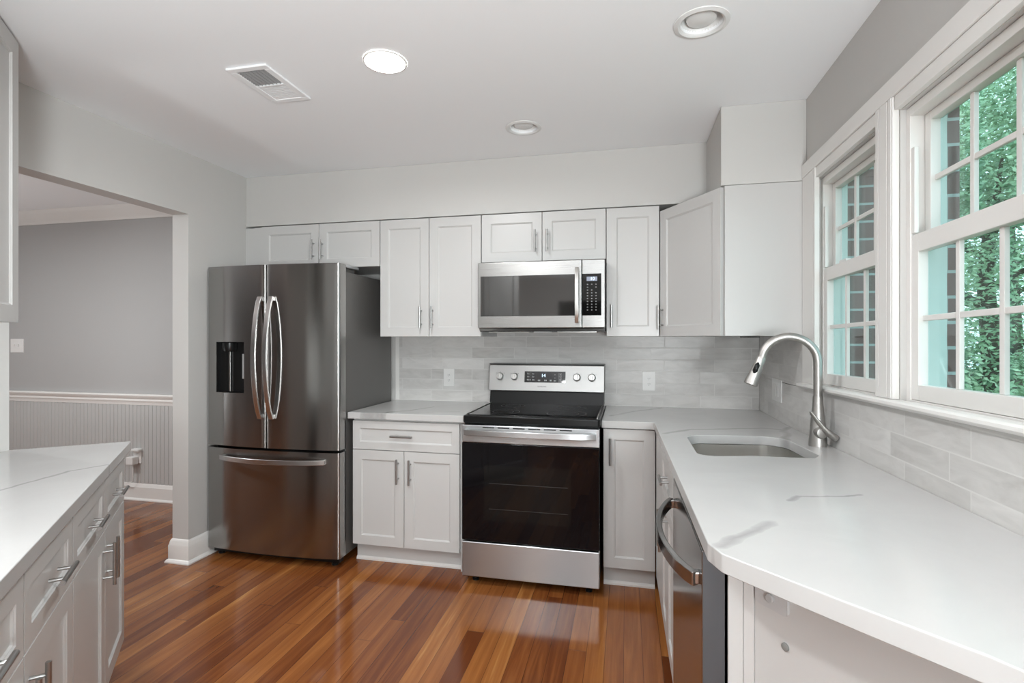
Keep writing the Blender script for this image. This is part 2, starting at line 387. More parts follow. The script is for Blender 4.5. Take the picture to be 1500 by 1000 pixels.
# ------------------------------------------------------------------ room shell
FX0, FX1, FY0, FY1 = -6.2, XR+0.12, -3.75, 3.72
struct('floor', MB().box(FX0, FX1, FY0, FY1, -0.10, 0.0), M['floor'])
ceil = struct('ceiling', MB().box(FX0, FX1, FY0, FY1, HC, HC+0.16), M['ceil'])
UNLIT = [(0.258, 1.930), (-0.535, 2.689)]
for x, y in UNLIT: cut(ceil, MB().lathe([(0.074, HC-0.02), (0.058, HC+0.09)], (x, y, 0), 'z', 40))
struct('wall_back', MB().box(XL, FX1, YW, YW+0.12, 0, HC), M['wall'])
mb = MB().box(XL-0.115, XL, 2.625, YW+0.12, 0, HC)                       # stub beside the fridge
mb.box(XL-0.115, XL, 1.578, 2.625, 2.112, HC)                            # header over the opening
mb.box(XL-0.115, -2.41, 1.22, 1.578, 0, HC)                              # near post
struct('wall_left', mb, M['wall'])
# angled partition carrying the left cabinets
a0 = P0-N*0.652+D*0.03; a1 = P0-N*0.652+D*2.0
struct('wall_angled', MB().prism([a0, a1, a1-N*0.11, a0-N*0.11], 0, HC), M['wall'])
struct('wall_dining', MB().box(FX0, XL-0.116, 3.57, 3.70, 0, HC), M['dining'])
M['darkwall'] = mat('unseen_wall_reflection_dark', (0.045, 0.042, 0.04), 0.5)  # unseen wall, dark colour put in for the reflection in the fridge doors
struct('wall_dining_side', MB().box(FX0, FX0+0.12, -0.4, 3.57, 0, HC), M['dining'])
struct('wall_family_side', MB().box(FX0, FX0+0.12, FY0, -0.401, 0, HC), M['darkwall'])
# right wall with the two window openings
WIN = [(1.905, 2.515), (1.195, 1.805)]
Z0W, Z1W = 1.125, 2.06
mb = MB().box(XR, XR+0.09, FY0, FY1, 0, 1.0)
mb.box(XR, XR+0.09, FY0, FY1, Z1W, HC)
mb.box(XR, XR+0.09, FY0, WIN[1][0], 1.0, Z1W).box(XR, XR+0.09, WIN[1][1], WIN[0][0], 1.0, Z1W).box(XR, XR+0.09, WIN[0][1], FY1, 1.0, Z1W)
mb.box(XR, XR+0.09, WIN[0][0], WIN[0][1], 1.0, Z0W).box(XR, XR+0.09, WIN[1][0], WIN[1][1], 1.0, Z0W)
struct('wall_right', mb, M['wall'])
# rear wall with an open doorway into a dark hall (behind the photographer)
struct('wall_family_rear', MB().box(FX0+0.121, -4.2, FY0, FY0+0.12, 0, HC), M['wall'])
mb = MB().box(-4.199, -1.25, FY0, FY0+0.12, 0, HC).box(-0.25, FX1, FY0, FY0+0.12, 0, HC).box(-1.25, -0.25, FY0, FY0+0.12, 2.05, HC)
struct('wall_rear', mb, M['wall'])
struct('wall_hall', MB().box(-1.35, -0.15, FY0-1.2, FY0-1.1, 0, HC).box(-1.45, -1.35, FY0-1.2, FY0, 0, HC).box(-0.15, -0.05, FY0-1.2, FY0, 0, HC).box(-1.45, -0.05, FY0-1.2, FY0, HC, HC+0.1).box(-1.45, -0.05, FY0-1.2, FY0, -0.1, 0), mat('hall_dark_paint', (0.08, 0.075, 0.07), 0.6))
# soffit over the wall cabinets
mb = MB().box(XL+0.001, 0.4445, 3.11, YW-0.001, 2.136, HC-0.001).box(0.4445, XR-0.001, 2.652, YW-0.001, 2.098, HC-0.001)
struct('soffit', mb, M['wall'])
# baseboards
def baseboard(name, x0, y0, x1, y1, out, h=0.135, th=0.016):
    a = Vector((x0, y0)); b = Vector((x1, y1)); o = Vector(out)
    prof = [(0, 0), (th+0.012, 0), (th+0.012, 0.008), (th+0.006, 0.016), (th, 0.02), (th, h-0.035), (th-0.004, h-0.03), (th-0.005, h-0.015), (th-0.011, h-0.004), (0, h)]
    mb = MB(); A = [mb.bm.verts.new((a.x+o.x*q, a.y+o.y*q, z)) for q, z in prof]; B = [mb.bm.verts.new((b.x+o.x*q, b.y+o.y*q, z)) for q, z in prof]
    n = len(prof); mb.bm.faces.new(A); mb.bm.faces.new(B[::-1])
    for i in range(n): mb.bm.faces.new((A[i], A[(i+1) % n], B[(i+1) % n], B[i]))
    return struct(name, mb, M['trim'])
def wrap_base(name, pts, h, th):      # one continuous mitred board round a wall end
    prof = [(0.0005, 0), (th+0.014, 0), (th+0.014, 0.007), (th+0.007, 0.018), (th, 0.022), (th, h-0.04), (th-0.003, h-0.032), (th-0.006, h-0.016), (th-0.011, h-0.004), (0.0005, h)]
    rows = []; mb = MB()
    for (x, y, ox, oy) in pts: rows.append([mb.bm.verts.new((x+ox*q, y+oy*q, z)) for q, z in prof])
    n = len(prof)
    for r, s in zip(rows, rows[1:]):
        for i in range(n): mb.bm.faces.new((r[i], r[(i+1) % n], s[(i+1) % n], s[i]))
    mb.bm.faces.new(rows[0]); mb.bm.faces.new(rows[-1][::-1])
    return struct(name, mb, M['trim'], ang=30)
wrap_base('baseboard_left', [(XL, 3.40, 1, 0), (XL, 2.625, 1, -1), (XL-0.115, 2.625, -1, -1), (XL-0.115, 3.5, -1, 0)], 0.142, 0.016)
baseboard('baseboard_dining', FX0+0.13, 3.57, XL-0.14, 3.57, (0, -1), 0.145, 0.018)
# dining room: chair rail, beadboard wainscot, crown
mb = MB().extrude_x([(3.57, 0.80), (3.558, 0.80), (3.556, 0.825), (3.548, 0.835), (3.55, 0.85), (3.535, 0.868), (3.530, 0.882), (3.535, 0.892), (3.57, 0.892)], FX0+0.13, XL-0.12)
struct('trim_1', mb, M['trim'])
mb = MB(); x = XL-0.125; prof = []
while x > FX0+0.2:
    prof += [(x, 3.5625), (x-0.034, 3.5625), (x-0.036, 3.566), (x-0.038, 3.566)]; x -= 0.040
poly = [(p[0], p[1]) for p in prof]; poly = poly+[(poly[-1][0], 3.5698), (poly[0][0], 3.5698)]
struct('wall_wainscot', MB().prism(poly, 0.14, 0.805), painted('wainscot_grey', (0.49, 0.49, 0.48), 0.4, 0.01))
mb = MB().extrude_x([(3.57, 2.37), (3.56, 2.37), (3.553, 2.385), (3.54, 2.395), (3.50, 2.44), (3.488, 2.455), (3.48, 2.477), (3.57, 2.477)], FX0+0.13, XL-0.12)
struct('trim_2', mb, M['trim'])

# ------------------------------------------------------------------ backsplash
struct('wall_backsplash', MB().box(-1.617, XR-0.011, YW-0.009, YW-0.0005, CT-0.01, 1.62), M['tile_x'])
struct('trim_3', MB().box(-1.645, -1.617, YW-0.011, YW-0.0005, CT-0.01, 1.372), M['trim'])
mb = MB()
ys = [3.489, 2.9, 2.4, 1.9, 1.4, 0.9, 0.30]
for a, b in zip(ys, ys[1:]): mb.box(XR-0.0105, XR-0.0005, b, a, CT-0.02, 1.124)
mb.box(XR-0.0105, XR-0.0005, 2.66, 3.489, 1.124, 1.372)
struct('wall_backsplash_window_side', mb, M['tile_y'], wp=True)

# ------------------------------------------------------------------ windows
def window(idx, y0, y1):
    fr = MB()
    X0, X1 = 0.835, 0.932
    for (a, b, c, d) in ((y0, y0+0.022, Z0W, Z1W-0.001), (y1-0.022, y1, Z0W, Z1W-0.001)): fr.box(X0, X1, a, b, c, d)
    fr.box(X0, X1, y0+0.022, y1-0.022, 2.030, Z1W-0.001)
    fr.box(X0, X1, y0+0.022, y1-0.022, Z0W, 1.152)
    for yy, sg in ((y0+0.022, 1), (y1-0.022, -1)):     # balance tracks beside the upper sash
        fr.box(0.838, 0.850, min(yy, yy+sg*0.018), max(yy, yy+sg*0.018), 1.665, 1.93)
    w = struct('window_%d' % idx, fr, M['trim'], bev=0.0015, wp=True)
    def sash(name, xa, xb, ya, yb, za, zb, st, rt, rb):
        s = MB().box(xa, xb, ya, ya+st, za, zb).box(xa, xb, yb-st, yb, za, zb).box(xa, xb, ya+st, yb-st, za, za+rb).box(xa, xb, ya+st, yb-st, zb-rt, zb)
        so = build(name, s, M['trim'], w, bev=0.002, wp=True)
        ga, gb, gc, gd = ya+st, yb-st, za+rb, zb-rt
        xm = (xa+xb)/2
        build('pane', MB().box(xm+0.010, xm+0.012, ga-0.002, gb+0.002, gc-0.002, gd+0.002), M['glass'], so, wp=True)
        g = MB()
        for k in (1, 2):
            y = ga+(gb-ga)*k/3; g.box(xm-0.004, xm+0.008, y-0.0085, y+0.0085, gc, gd)
        z = (gc+gd)/2
        for k in range(3):
            g.box(xm-0.0035, xm+0.0075, ga+(gb-ga)*k/3+0.0085*(k > 0), ga+(gb-ga)*(k+1)/3-0.0085*(k < 2), z-0.0085, z+0.0085)
        build('grille', g, M['trim'], so, bev=0.002, wp=True)
        return so
    sash('upper_sash', 0.872, 0.902, y0+0.026, y1-0.026, 1.620, 2.029, 0.030, 0.026, 0.032)
    lo = sash('lower_sash', 0.839, 0.869, y0+0.0225, y1-0.0225, 1.153, 1.660, 0.036, 0.056, 0.047)
    return lo
for i, (a, b) in enumerate(WIN):
    lo = window(i+1, a, b)
    if i == 0: build('sash_lock', MB().box(0.845, 0.866, (a+b)/2+0.07, (a+b)/2+0.135, 1.6605, 1.672), M['plastic'], lo, bev=0.002, wp=True)
# casing: flat boards round both windows, finely stepped inner edges
mb = MB()
def leg(y0, y1, ridges):
    mb.box(0.801, XR-0.0005, y0, y1, 1.150, 2.106)
    for a_, b_ in ridges: mb.box(0.7985, 0.8008, a_, b_, 1.150, 2.106)
leg(1.812, 1.926, [(1.818, 1.838), (1.845, 1.893), (1.900, 1.920)])
leg(2.485, 2.651, [(2.4855, 2.497), (2.503, 2.515)])
leg(1.06, 1.188, [(1.16, 1.172), (1.176, 1.187)])
mb.box(0.798, XR-0.0005, 1.055, 2.651, 2.1065, 2.166)
struct('trim_4', mb, M['trim'], bev=0.001, wp=True)
mb = MB()      # reveals between casing and window frames
for a, b in WIN: mb.box(0.804, 0.8345, a, b, 2.062, 2.105)
struct('trim_7', mb, M['trim'], bev=0.001, wp=True)
mb = MB()
for a, b in zip([2.651, 2.3, 1.9, 1.5, 1.0], [2.3, 1.9, 1.5, 1.0, 0.95]):
    mb.extrude_y([(0.786, 1.126), (XR-0.0005, 1.126), (XR-0.0005, 1.149), (0.782, 1.149), (0.775, 1.144), (0.774, 1.136), (0.778, 1.130)], b, a)
struct('trim_5', mb, M['trim'], wp=True)

# ------------------------------------------------------------------ outside
struct('ground', MB().box(FX1+0.05, 40, -20, 40, -0.75, -0.65), M['lawn'])
mb = MB()   # brick facing with window reveals, and a return wall past the far window
bx0, bx1 = 0.934, 0.970
mb.box(bx0, bx1, 1.795, 1.915, -0.64, 3.2).box(bx0, bx1, -3.5, 1.205, -0.64, 3.2)
mb.box(bx0, bx1, 1.205, 1.795, -0.64, 1.10).box(bx0, bx1, 1.205, 1.795, 2.08, 3.2)
mb.box(bx0, bx1, 1.915, 2.505, -0.64, 1.10).box(bx0, bx1, 1.915, 2.505, 2.08, 3.2)
mb.box(bx0, 1.30, 2.505, 2.80, -0.64, 3.2)
struct('wall_outside', mb, M['brick'])
def tree(x, y, h, r, n, seed, label, zlow):
    rnd = random.Random(seed)
    T = thing('leafy_tree', label, 'tree', (x, y, -0.65), 0, 'trees outside the windows')
    tr = MB().tube([(0, 0, 0), (0.05, 0.03, h*0.3), (-0.04, 0.05, h*0.6), (0.02, 0, h*0.85)], [0.13, 0.10, 0.07, 0.03], 10)
    for k in range(9):
        a = k*2.4; z = h*(0.28+0.06*k)
        tr.tube([(0, 0, z), (cos(a)*r*0.45, sin(a)*r*0.45, z+0.35), (cos(a)*r*0.85, sin(a)*r*0.85, z+0.5)], [0.04, 0.025, 0.01], 6)
    build('trunk', tr, M['bark'], T)
    verts, faces = [], []
    cl = []
    for k in range(80):
        z = zlow+(h-zlow)*rnd.random(); rr = r*(1.0-0.55*max(0, (z-h*0.45)/(h*0.55)))
        a = rnd.random()*2*pi; q = rr*math.sqrt(rnd.random()); cl.append((q*cos(a), q*sin(a), z, 0.28+0.35*rnd.random()))
    for i in range(n):
        c = rnd.choice(cl); s = c[3]
        p = Vector((c[0]+rnd.gauss(0, s), c[1]+rnd.gauss(0, s), c[2]+rnd.gauss(0, s*0.30)))
        L = 0.020+0.018*rnd.random(); u = Vector((rnd.gauss(0, 1), rnd.gauss(0, 1), rnd.gauss(0, 0.5))).normalized(); v = u.cross(Vector((rnd.gauss(0, 1), rnd.gauss(0, 1), rnd.gauss(0, 1)))).normalized()
        k = len(verts); verts += [p-u*L, p+v*L*0.42, p+u*L, p-v*L*0.42]; faces.append((k, k+1, k+2, k+3))
    me = bpy.data.meshes.new('foliage'); me.from_pydata(verts, [], faces); me.materials.append(M['leaf'])
    o = bpy.data.objects.new('foliage', me); C.objects.link(o); o.parent = T
tree(3.7, 6.3, 4.4, 1.35, 62000, 1, 'leafy green tree nearest the right window', 0.6)
tree(6.9, 11.2, 7.0, 1.9, 44000, 2, 'tall green tree behind the nearest one outside', 0.4)
tree(12.6, 5.6, 6.0, 1.7, 12000, 3, 'leafy tree furthest right outside the window', 0.4)
tree(2.2, 12.5, 6.0, 1.7, 12000, 4, 'farthest leafy tree beyond the brick corner', 0.3)

# ------------------------------------------------------------------ handles and cabinets (local frame: x right, y into the cabinet, front at y=0)
def bar_v(x, z0, z1, y=0.0, r=0.006, out=0.032):
    m_ = MB().tube([(x, y-out, z0), (x, y-out, z1)], r, 12, Vector((1,0,0)))
    L = z1-z0
    for z in (z0+L*0.19, z1-L*0.19): m_.tube([(x, y+0.0005, z), (x, y-out, z)], r*0.75, 10)
    return m_
def bar_h(x0, x1, z, y=0.0, r=0.006, out=0.032):
    m_ = MB().tube([(x0, y-out, z), (x1, y-out, z)], r, 12)
    L = x1-x0
    for x in (x0+L*0.22, x1-L*0.22): m_.tube([(x, y+0.0005, z), (x, y-out, z)], r*0.75, 10)
    return m_
DT = 0.019
def door(T, x0, x1, z0, z1, pull=None, wp=False, stile=0.057, y=0.0):
    d = build('door', MB().shaker(x0, x1, z0, z1, y, stile=stile), M['cab'], T, bev=0.0012, wp=wp)
    if pull: build('handle', bar_v(pull[0], pull[1], pull[2], y), M['pull'], d, wp=wp)
    return d
def drawer(T, x0, x1, z0, z1, pull=None, wp=False, stile=0.045, y=0.0):
    d = build('drawer_front', MB().shaker(x0, x1, z0, z1, y, stile=stile), M['cab'], T, bev=0.0012, wp=wp)
    if pull: build('handle', bar_h(pull[0], pull[1], pull[2], y), M['pull'], d, wp=wp)
    return d
def carcass(T, w, dep, z0, z1, wp=False, toe=0.0, side=0.0005):
    mb = MB().box(side, w-side, DT+0.0015, dep, z0, z1)
    build('cabinet_body', mb, M['cab'], T, wp=wp)
    if toe:
        build('toe_kick', MB().box(side, w-side, toe, dep, 0.0, z0-0.0005), M['cab'], T, wp=wp)
        build('shoe_molding', MB().extrude_x([(toe, 0), (toe-0.012, 0), (toe-0.012, 0.010), (toe-0.006, 0.018), (toe, 0.02)], side, w-side), M['trim'], T, wp=wp)
YU, ZT, ZB = 3.0845, 2.125, 1.3725
DU = YW-0.010-YU
G = 0.0021
GU = 'white shaker wall cabinets on the range wall'
def upper(label, x0, x1, z0, seams, pulls, zt=ZT, dep=DU):
    T = thing('wall_cabinet', label, 'cabinet', (x0, YU, z0), 0, GU)
    w = x1-x0; h = zt-z0
    xs = [0]+[s-x0 for s in seams]+[w]
    carcass(T, w, dep, 0.0, h-0.013)
    for i in range(len(xs)-1):
        pu = pulls[i]; door(T, xs[i]+G, xs[i+1]-G, 0.0, h-0.002, (pu[0]-x0, pu[1]-z0, pu[2]-z0) if pu else None)
    return T
T = upper('two-door white wall cabinet above the refrigerator', -2.4474, -1.565, 1.829, [-2.0068], [(-2.044, 1.885, 2.020), (-1.978, 1.882, 2.015)])
build('filler_strip', MB().box(-0.065, -0.001, 0.012, 0.05, 0, ZT-1.829-0.004), M['cab'], T)
build('filler_strip', MB().box(XL+2.4474+0.001, -0.0655, 0.022, 0.05, 0, ZT-1.829-0.004), M['cab'], T)
upper('tall two-door white wall cabinet left of the microwave', -1.563, -0.882, ZB, [-1.2254], [(-1.276, 1.424, 1.562), (-1.200, 1.424, 1.562)])
upper('short two-door white wall cabinet above the microwave', -0.880, -0.1195, 1.829, [-0.4997], [(-0.539, 1.879, 2.014), (-0.466, 1.879, 2.014)])
upper('narrow single-door white wall cabinet right of the microwave', -0.118, 0.1835, ZB, [], [(-0.088, 1.423, 1.556)])
# diagonal corner cabinet
A = Vector((0.1855, 3.0840)); B = Vector((0.4425, 2.6530)); ax = (B-A).normalized(); ang = atan2(ax.y, ax.x); wd = (B-A).length
T = thing('corner_cabinet', 'diagonal single-door white wall cabinet in the corner beside the window', 'cabinet', (A.x, A.y, ZB), ang, GU)
R = MATRIX[T.name].inverted()
def loc2(x, y): q = R @ Vector((x, y, 0)); return (q.x, q.y)
nrm = Vector((-ax.y, ax.x))*(DT+0.0015)
body = [loc2(A.x+nrm.x, A.y+nrm.y), loc2(B.x+nrm.x, B.y+nrm.y+0.002), loc2(B.x+0.020, 2.6545), loc2(XR-0.012, 2.6545), loc2(XR-0.012, YW-0.0105), loc2(0.1865, YW-0.0105), loc2(0.1865, A.y+0.03)]
HD = 2.090-ZB
build('cabinet_body', MB().prism(body, 0, HD+0.006), M['cab'], T)
d = door(T, G, wd-G, 0, HD, (0.030, 1.41-ZB, 1.548-ZB))
# end panel stiles facing the window side
e0 = loc2(B.x+0.004, 2.6535)
# left foreground wall cabinet on the angled wall
UO = P0+D*1.75-N*0.32; angL = atan2(-D.y, -D.x)
T = thing('wall_cabinet', 'white wall cabinet reaching the ceiling at the left edge of the room', 'cabinet', (UO.x, UO.y, 1.419), angL, 'white cabinets along the angled left wall')
carcass(T, 1.58, 0.328, 0, HC-1.419-0.003)
ws = [0, 0.395, 0.79, 1.185, 1.58]
for i in range(4): door(T, ws[i]+G, ws[i+1]-G, 0, HC-1.419-0.012, (ws[i+1]-0.03 if i % 2 == 0 else ws[i]+0.03, 0.06, 0.20) if i < 2 else None, stile=0.062)

# base cabinets
YB = 2.8555; ZD0, ZS, ZDT = 0.114, 0.688, 0.862
def base(label, x0, x1, name='base_cabinet'):
    T = thing(name, label, 'cabinet', (x0, YB, 0), 0, 'white shaker base cabinets on the range wall')
    carcass(T, x1-x0, YW-0.011-YB, ZD0, 0.873, toe=0.060)
    return T
T = base('white base cabinet with one drawer and two doors between refrigerator and range', -1.629, -0.9455)
w = 0.6835; drawer(T, G, w-G, ZS+0.002, ZDT, (0.260, 0.400, 0.778))
door(T, G, 0.337-G, ZD0, ZS-0.002, (0.301, 0.498, 0.645)); door(T, 0.337+G, w-G, ZD0, ZS-0.002, (0.379, 0.496, 0.643))
build('filler_strip', MB().box(w, w+0.041, DT+0.003, 0.06, 0.0, 0.873), M['cab'], T)
T = base('narrow single-door white base cabinet right of the range', -0.126, 0.150)
door(T, G, 0.276-G, ZD0, 0.868, (0.038, 0.676, 0.820))
# sink base on the window run (faces left)
RO = Vector((0.1505, 2.835)); aR = radians(-89.23)
def on_run(l): return (RO.x+cos(aR)*l, RO.y+sin(aR)*l, 0)
T = thing('sink_cabinet', 'white sink base cabinet with false drawer under the sink', 'cabinet', on_run(0.025), aR)
ws = 0.895
carcass(T, ws, 0.50, ZD0, 0.66, toe=0.060, wp=True)
build('cabinet_body', MB().box(0.0005, ws-0.0005, DT+0.0015, 0.05, 0.661, 0.872), M['cab'], T, wp=True)
build('filler_panel', MB().box(G, 0.36-G, 0.0, DT, ZD0, ZDT), M['cab'], T, bev=0.0012, wp=True)
drawer(T, 0.36+G, ws-G, ZS+0.002, ZDT, (0.605, 0.735, 0.795), wp=True)
door(T, 0.36+G, 0.63-G, ZD0, ZS-0.002, (0.598, 0.505, 0.655), wp=True); door(T, 0.63+G, ws-G, ZD0, ZS-0.002, (0.662, 0.505, 0.655), wp=True)
# left foreground base run on the angled wall
OFF = -0.0124; GL = 'white cabinets along the angled left wall'
def lbase(label, s0, s1, dep):
    o = P0+D*s1+N*OFF
    T = thing('base_cabinet', label, 'cabinet', (o.x, o.y, 0), angL, GL)
    carcass(T, s1-s0-0.001, dep, 0.105, 0.873, toe=0.06)
    return T
zs = 0.684
T = lbase('two-drawer, two-door white base cabinet at the far end of the left counter', 0.084, 0.899, 0.355)
w = 0.814; sm = 0.899-0.470
drawer(T, sm+G, w-G, zs+0.002, 0.862, (w-0.30+0.02, w-0.30+0.155, 0.772)); drawer(T, G, sm-G, zs+0.002, 0.862, (0.155, 0.285, 0.772))
door(T, sm+G, w-G, 0.105, zs-0.002, (sm+0.032, 0.498, 0.645)); door(T, G, sm-G, 0.105, zs-0.002, (sm-0.032, 0.498, 0.645))
T = lbase('white base cabinet with single drawer and door in the middle of the left counter', 0.900, 1.296, 0.60)
w = 0.395; drawer(T, G, w-G, zs+0.002, 0.862, (0.145, 0.275, 0.772)); door(T, G, w-G, 0.105, zs-0.002, (0.032, 0.498, 0.645))
T = lbase('white base cabinet nearest the camera at the left edge of the photo', 1.297, 1.760, 0.60)
w = 0.462; drawer(T, G, w-G, zs+0.002, 0.862, (0.165, 0.295, 0.772)); door(T, G, w-G, 0.105, zs-0.002, (w-0.032, 0.498, 0.645))

# ------------------------------------------------------------------ worktops
def slab(name, poly, mt, label, wp=False, cuts=None, holes=None):
    mb = MB().prism(poly, 0.8745, CT)
    if cuts:
        for (co, no) in cuts:
            bmesh.ops.bisect_plane(mb.bm, geom=mb.bm.verts[:]+mb.bm.edges[:]+mb.bm.faces[:], plane_co=co, plane_no=no)
    o = build(name, mb, mt, None, bev=0.0)
    if holes: cut(o, holes)
    if wp:
        for v in o.data.vertices: v.co = warp(v.co)
    m_ = o.modifiers.new('bevel', 'BEVEL'); m_.width = 0.003; m_.segments = 2; m_.limit_method = 'ANGLE'; m_.angle_limit = radians(50); m_.harden_normals = True
    return tag(o, label, 'countertop')
slab('countertop', [(-1.652, 2.838), (-0.899, 2.838), (-0.899, YW-0.010), (-1.640, YW-0.010)], M['quartz_m'], 'short white quartz countertop between refrigerator and range')
def rounded(pts, radii, seg=6):
    out = []; n = len(pts)
    for i, p in enumerate(pts):
        p = Vector(p); r = radii[i] if isinstance(radii, (list, tuple)) else radii
        if r <= 0: out.append((p.x, p.y)); continue
        a = (Vector(pts[i-1])-p).normalized(); b = (Vector(pts[(i+1) % n])-p).normalized()
        th = a.angle(b)/2; dd = r/math.tan(th); c = p+(a+b).normalized()*(r/sin(th))
        s_, e_ = p+a*dd-c, p+b*dd-c
        a0_, a1_ = atan2(s_.y, s_.x), atan2(e_.y, e_.x); da = (a1_-a0_+pi) % (2*pi)-pi
        for k in range(seg+1): out.append((c.x+r*cos(a0_+da*k/seg), c.y+r*sin(a0_+da*k/seg)))
    return out
penA = Vector((0.176, 1.132)); pd = Vector((0.600, -0.800))
tw = (XR-0.012-penA.x)/pd.x; penB = penA+pd*tw
polyR = rounded([(-0.1335, YW-0.010), (-0.1335, 2.838), (0.143, 2.838), (0.1695, 1.175), tuple(penA+pd*0.02), tuple(penB), (XR-0.012, YW-0.010)], [0, 0, 0.02, 0.02, 0.03, 0, 0], 5)
SINK = rounded([(0.262, 2.025), (0.655, 2.035), (0.690, 2.10), (0.672, 2.50), (0.265, 2.475)], [0.07, 0.03, 0.06, 0.10, 0.07], 7)
slab('countertop', polyR, M['quartz_r'], 'white quartz countertop along the windows holding the sink, ending in an angled peninsula', wp=True,
     cuts=[((0, y, 0), (0, 1, 0)) for y in (2.9, 2.6, 1.8, 1.4, 1.0, 0.6)]+[((x, 0, 0), (1, 0, 0)) for x in (0.101, 0.22, 0.34, 0.45)],
     holes=MB().prism(SINK, 0.8, 1.0))
q1 = (-2.406, 1.583); q2 = (-2.406, 1.205)
k2 = P0-N*0.648; sA = (Vector((-2.406, 0)).x-k2.x)/D.x; q3 = k2+D*max(sA, 0.2)
slab('countertop', [tuple(P0), q1, (-2.406, q3.y), tuple(k2+D*1.80), tuple(P0+D*1.80)], M['quartz_l'], 'white quartz countertop at left edge with one long grey vein')

# sink bowl
T = thing('kitchen_sink', 'undermount stainless steel sink set into the window countertop', 'sink', (0.47, 2.26, 0.68))
c0 = Vector((0.47, 2.26))
def scaled(k, z): return [warp((c0.x+(p[0]-c0.x)*k, c0.y+(p[1]-c0.y)*k, z)) for p in SINK]
mb = MB(); rings = []
for k, z in ((1.10, 0.8735), (1.012, 0.8735), (1.010, 0.86), (0.985, 0.72), (0.95, 0.695), (0.85, 0.685), (0.12, 0.680)):
    rings.append([mb.bm.verts.new(p-Vector((0.47, 2.26, 0.68))) for p in scaled(k, z)])
for r, s in zip(rings, rings[1:]):
    for i in range(len(r)): mb.bm.faces.new((r[i], r[(i+1) % len(r)], s[(i+1) % len(s)], s[i]))
mb.bm.faces.new(rings[-1])
bw = build('bowl', mb, M['sink'], T)
build('drain', MB().lathe([(0.045, 0.003), (0.043, 0.006), (0.03, 0.006), (0.028, 0.003)], (0, 0, 0.0005), 'z', 24), M['chrome'], T)

# faucet: base cone, gooseneck towards the sink, pull-down spray head, side lever
fx, fy = 0.752, 2.300; fz = warp((fx, fy, CT)).z+0.0005
T = thing('kitchen_faucet', 'brushed nickel gooseneck pull-down faucet behind the sink', 'faucet', (fx, fy, fz))
build('base', MB().lathe([(0.034, 0), (0.034, 0.004), (0.033, 0.02), (0.030, 0.06), (0.0265, 0.10), (0.022, 0.14), (0.019, 0.175), (0.018, 0.20)], (0, 0, 0), 'z', 28), M['faucet'], T)
rr = 0.103; zc_ = 0.440-rr
pts = [(0, 0, 0.195), (0, 0, 0.26), (0, 0, zc_)]
for k in range(1, 17):
    a = pi*k/16*0.95; pts.append((-rr+rr*cos(a), 0.02*(1-cos(a))*0.5, zc_+rr*sin(a)))
build('spout', MB().tube(pts, 0.0162, 20), M['faucet'], T)
e = Vector(pts[-1]); dr = (Vector(pts[-1])-Vector(pts[-2])).normalized()+Vector((-0.12, 0, 0)); dr.normalize()
h = build('spray_head', MB().tube([e-dr*0.002, e+dr*0.004, e+dr*0.03, e+dr*0.090, e+dr*0.118, e+dr*0.122], [0.0165, 0.0185, 0.0195, 0.0255, 0.0275, 0.024], 20), M['faucet'], T)
bc = e+dr*0.045+Vector((-0.45, -0.9, 0)).normalized()*0.0190
build('spray_button', MB().tube([bc-dr*0.024, bc-dr*0.014, bc+dr*0.014, bc+dr*0.026], [0.003, 0.0095, 0.0105, 0.004], 12), M['black'], h)
hub = Vector((0.0, -0.016, 0.058)); hd = Vector((0.12, -0.99, 0.0)).normalized()
lv = MB().tube([hub, hub+hd*0.020, hub+hd*0.027, hub+hd*0.029], [0.0235, 0.0235, 0.020, 0.012], 24)
s0 = hub+hd*0.030
lv.sweep([s0+Vector((0.050, 0, -0.022)), s0+Vector((0.045, -0.002, -0.018)), s0+Vector((0.026, -0.004, -0.004)), s0+Vector((0.0, -0.006, 0.022)), s0+Vector((-0.026, -0.006, 0.054)), s0+Vector((-0.042, -0.004, 0.078)), s0+Vector((-0.047, -0.004, 0.085))],
         [[(w_*cos(2*pi*k/14), t_*sin(2*pi*k/14)) for k in range(14)] for w_, t_ in ((0.006, 0.006), (0.016, 0.014), (0.019, 0.014), (0.013, 0.009), (0.012, 0.007), (0.011, 0.006), (0.005, 0.003))])
build('lever_handle', lv, M['faucet'], T)

# ------------------------------------------------------------------ refrigerator
FXA, FXB = -2.572, -1.655; FW = FXB-FXA
T = thing('refrigerator', 'tall stainless steel french-door refrigerator with bottom freezer drawer', 'refrigerator', (FXA, 2.83, 0))
def fy_(x): u = x/FW*2-1; return -0.078-0.030*(1-u*u)-0.0   # front curve in local y
def front(x0, x1, z0, z1, n=14, r=0.012):
    pts = []
    for k in range(n+1):
        x = x0+(x1-x0)*k/n; y = fy_(x)
        dx = min(x-x0, x1-x); y += 0
        pts.append((x, y))
    pts = [(x0, -0.006)]+[(x0, fy_(x0)+r), (x0+r*0.3, fy_(x0)+r*0.3)]+[(x0+r+(x1-x0-2*r)*k/n, fy_(x0+r+(x1-x0-2*r)*k/n)) for k in range(n+1)]+[(x1-r*0.3, fy_(x1)+r*0.3), (x1, fy_(x1)+r), (x1, -0.006)]
    return MB().prism(pts, z0, z1)
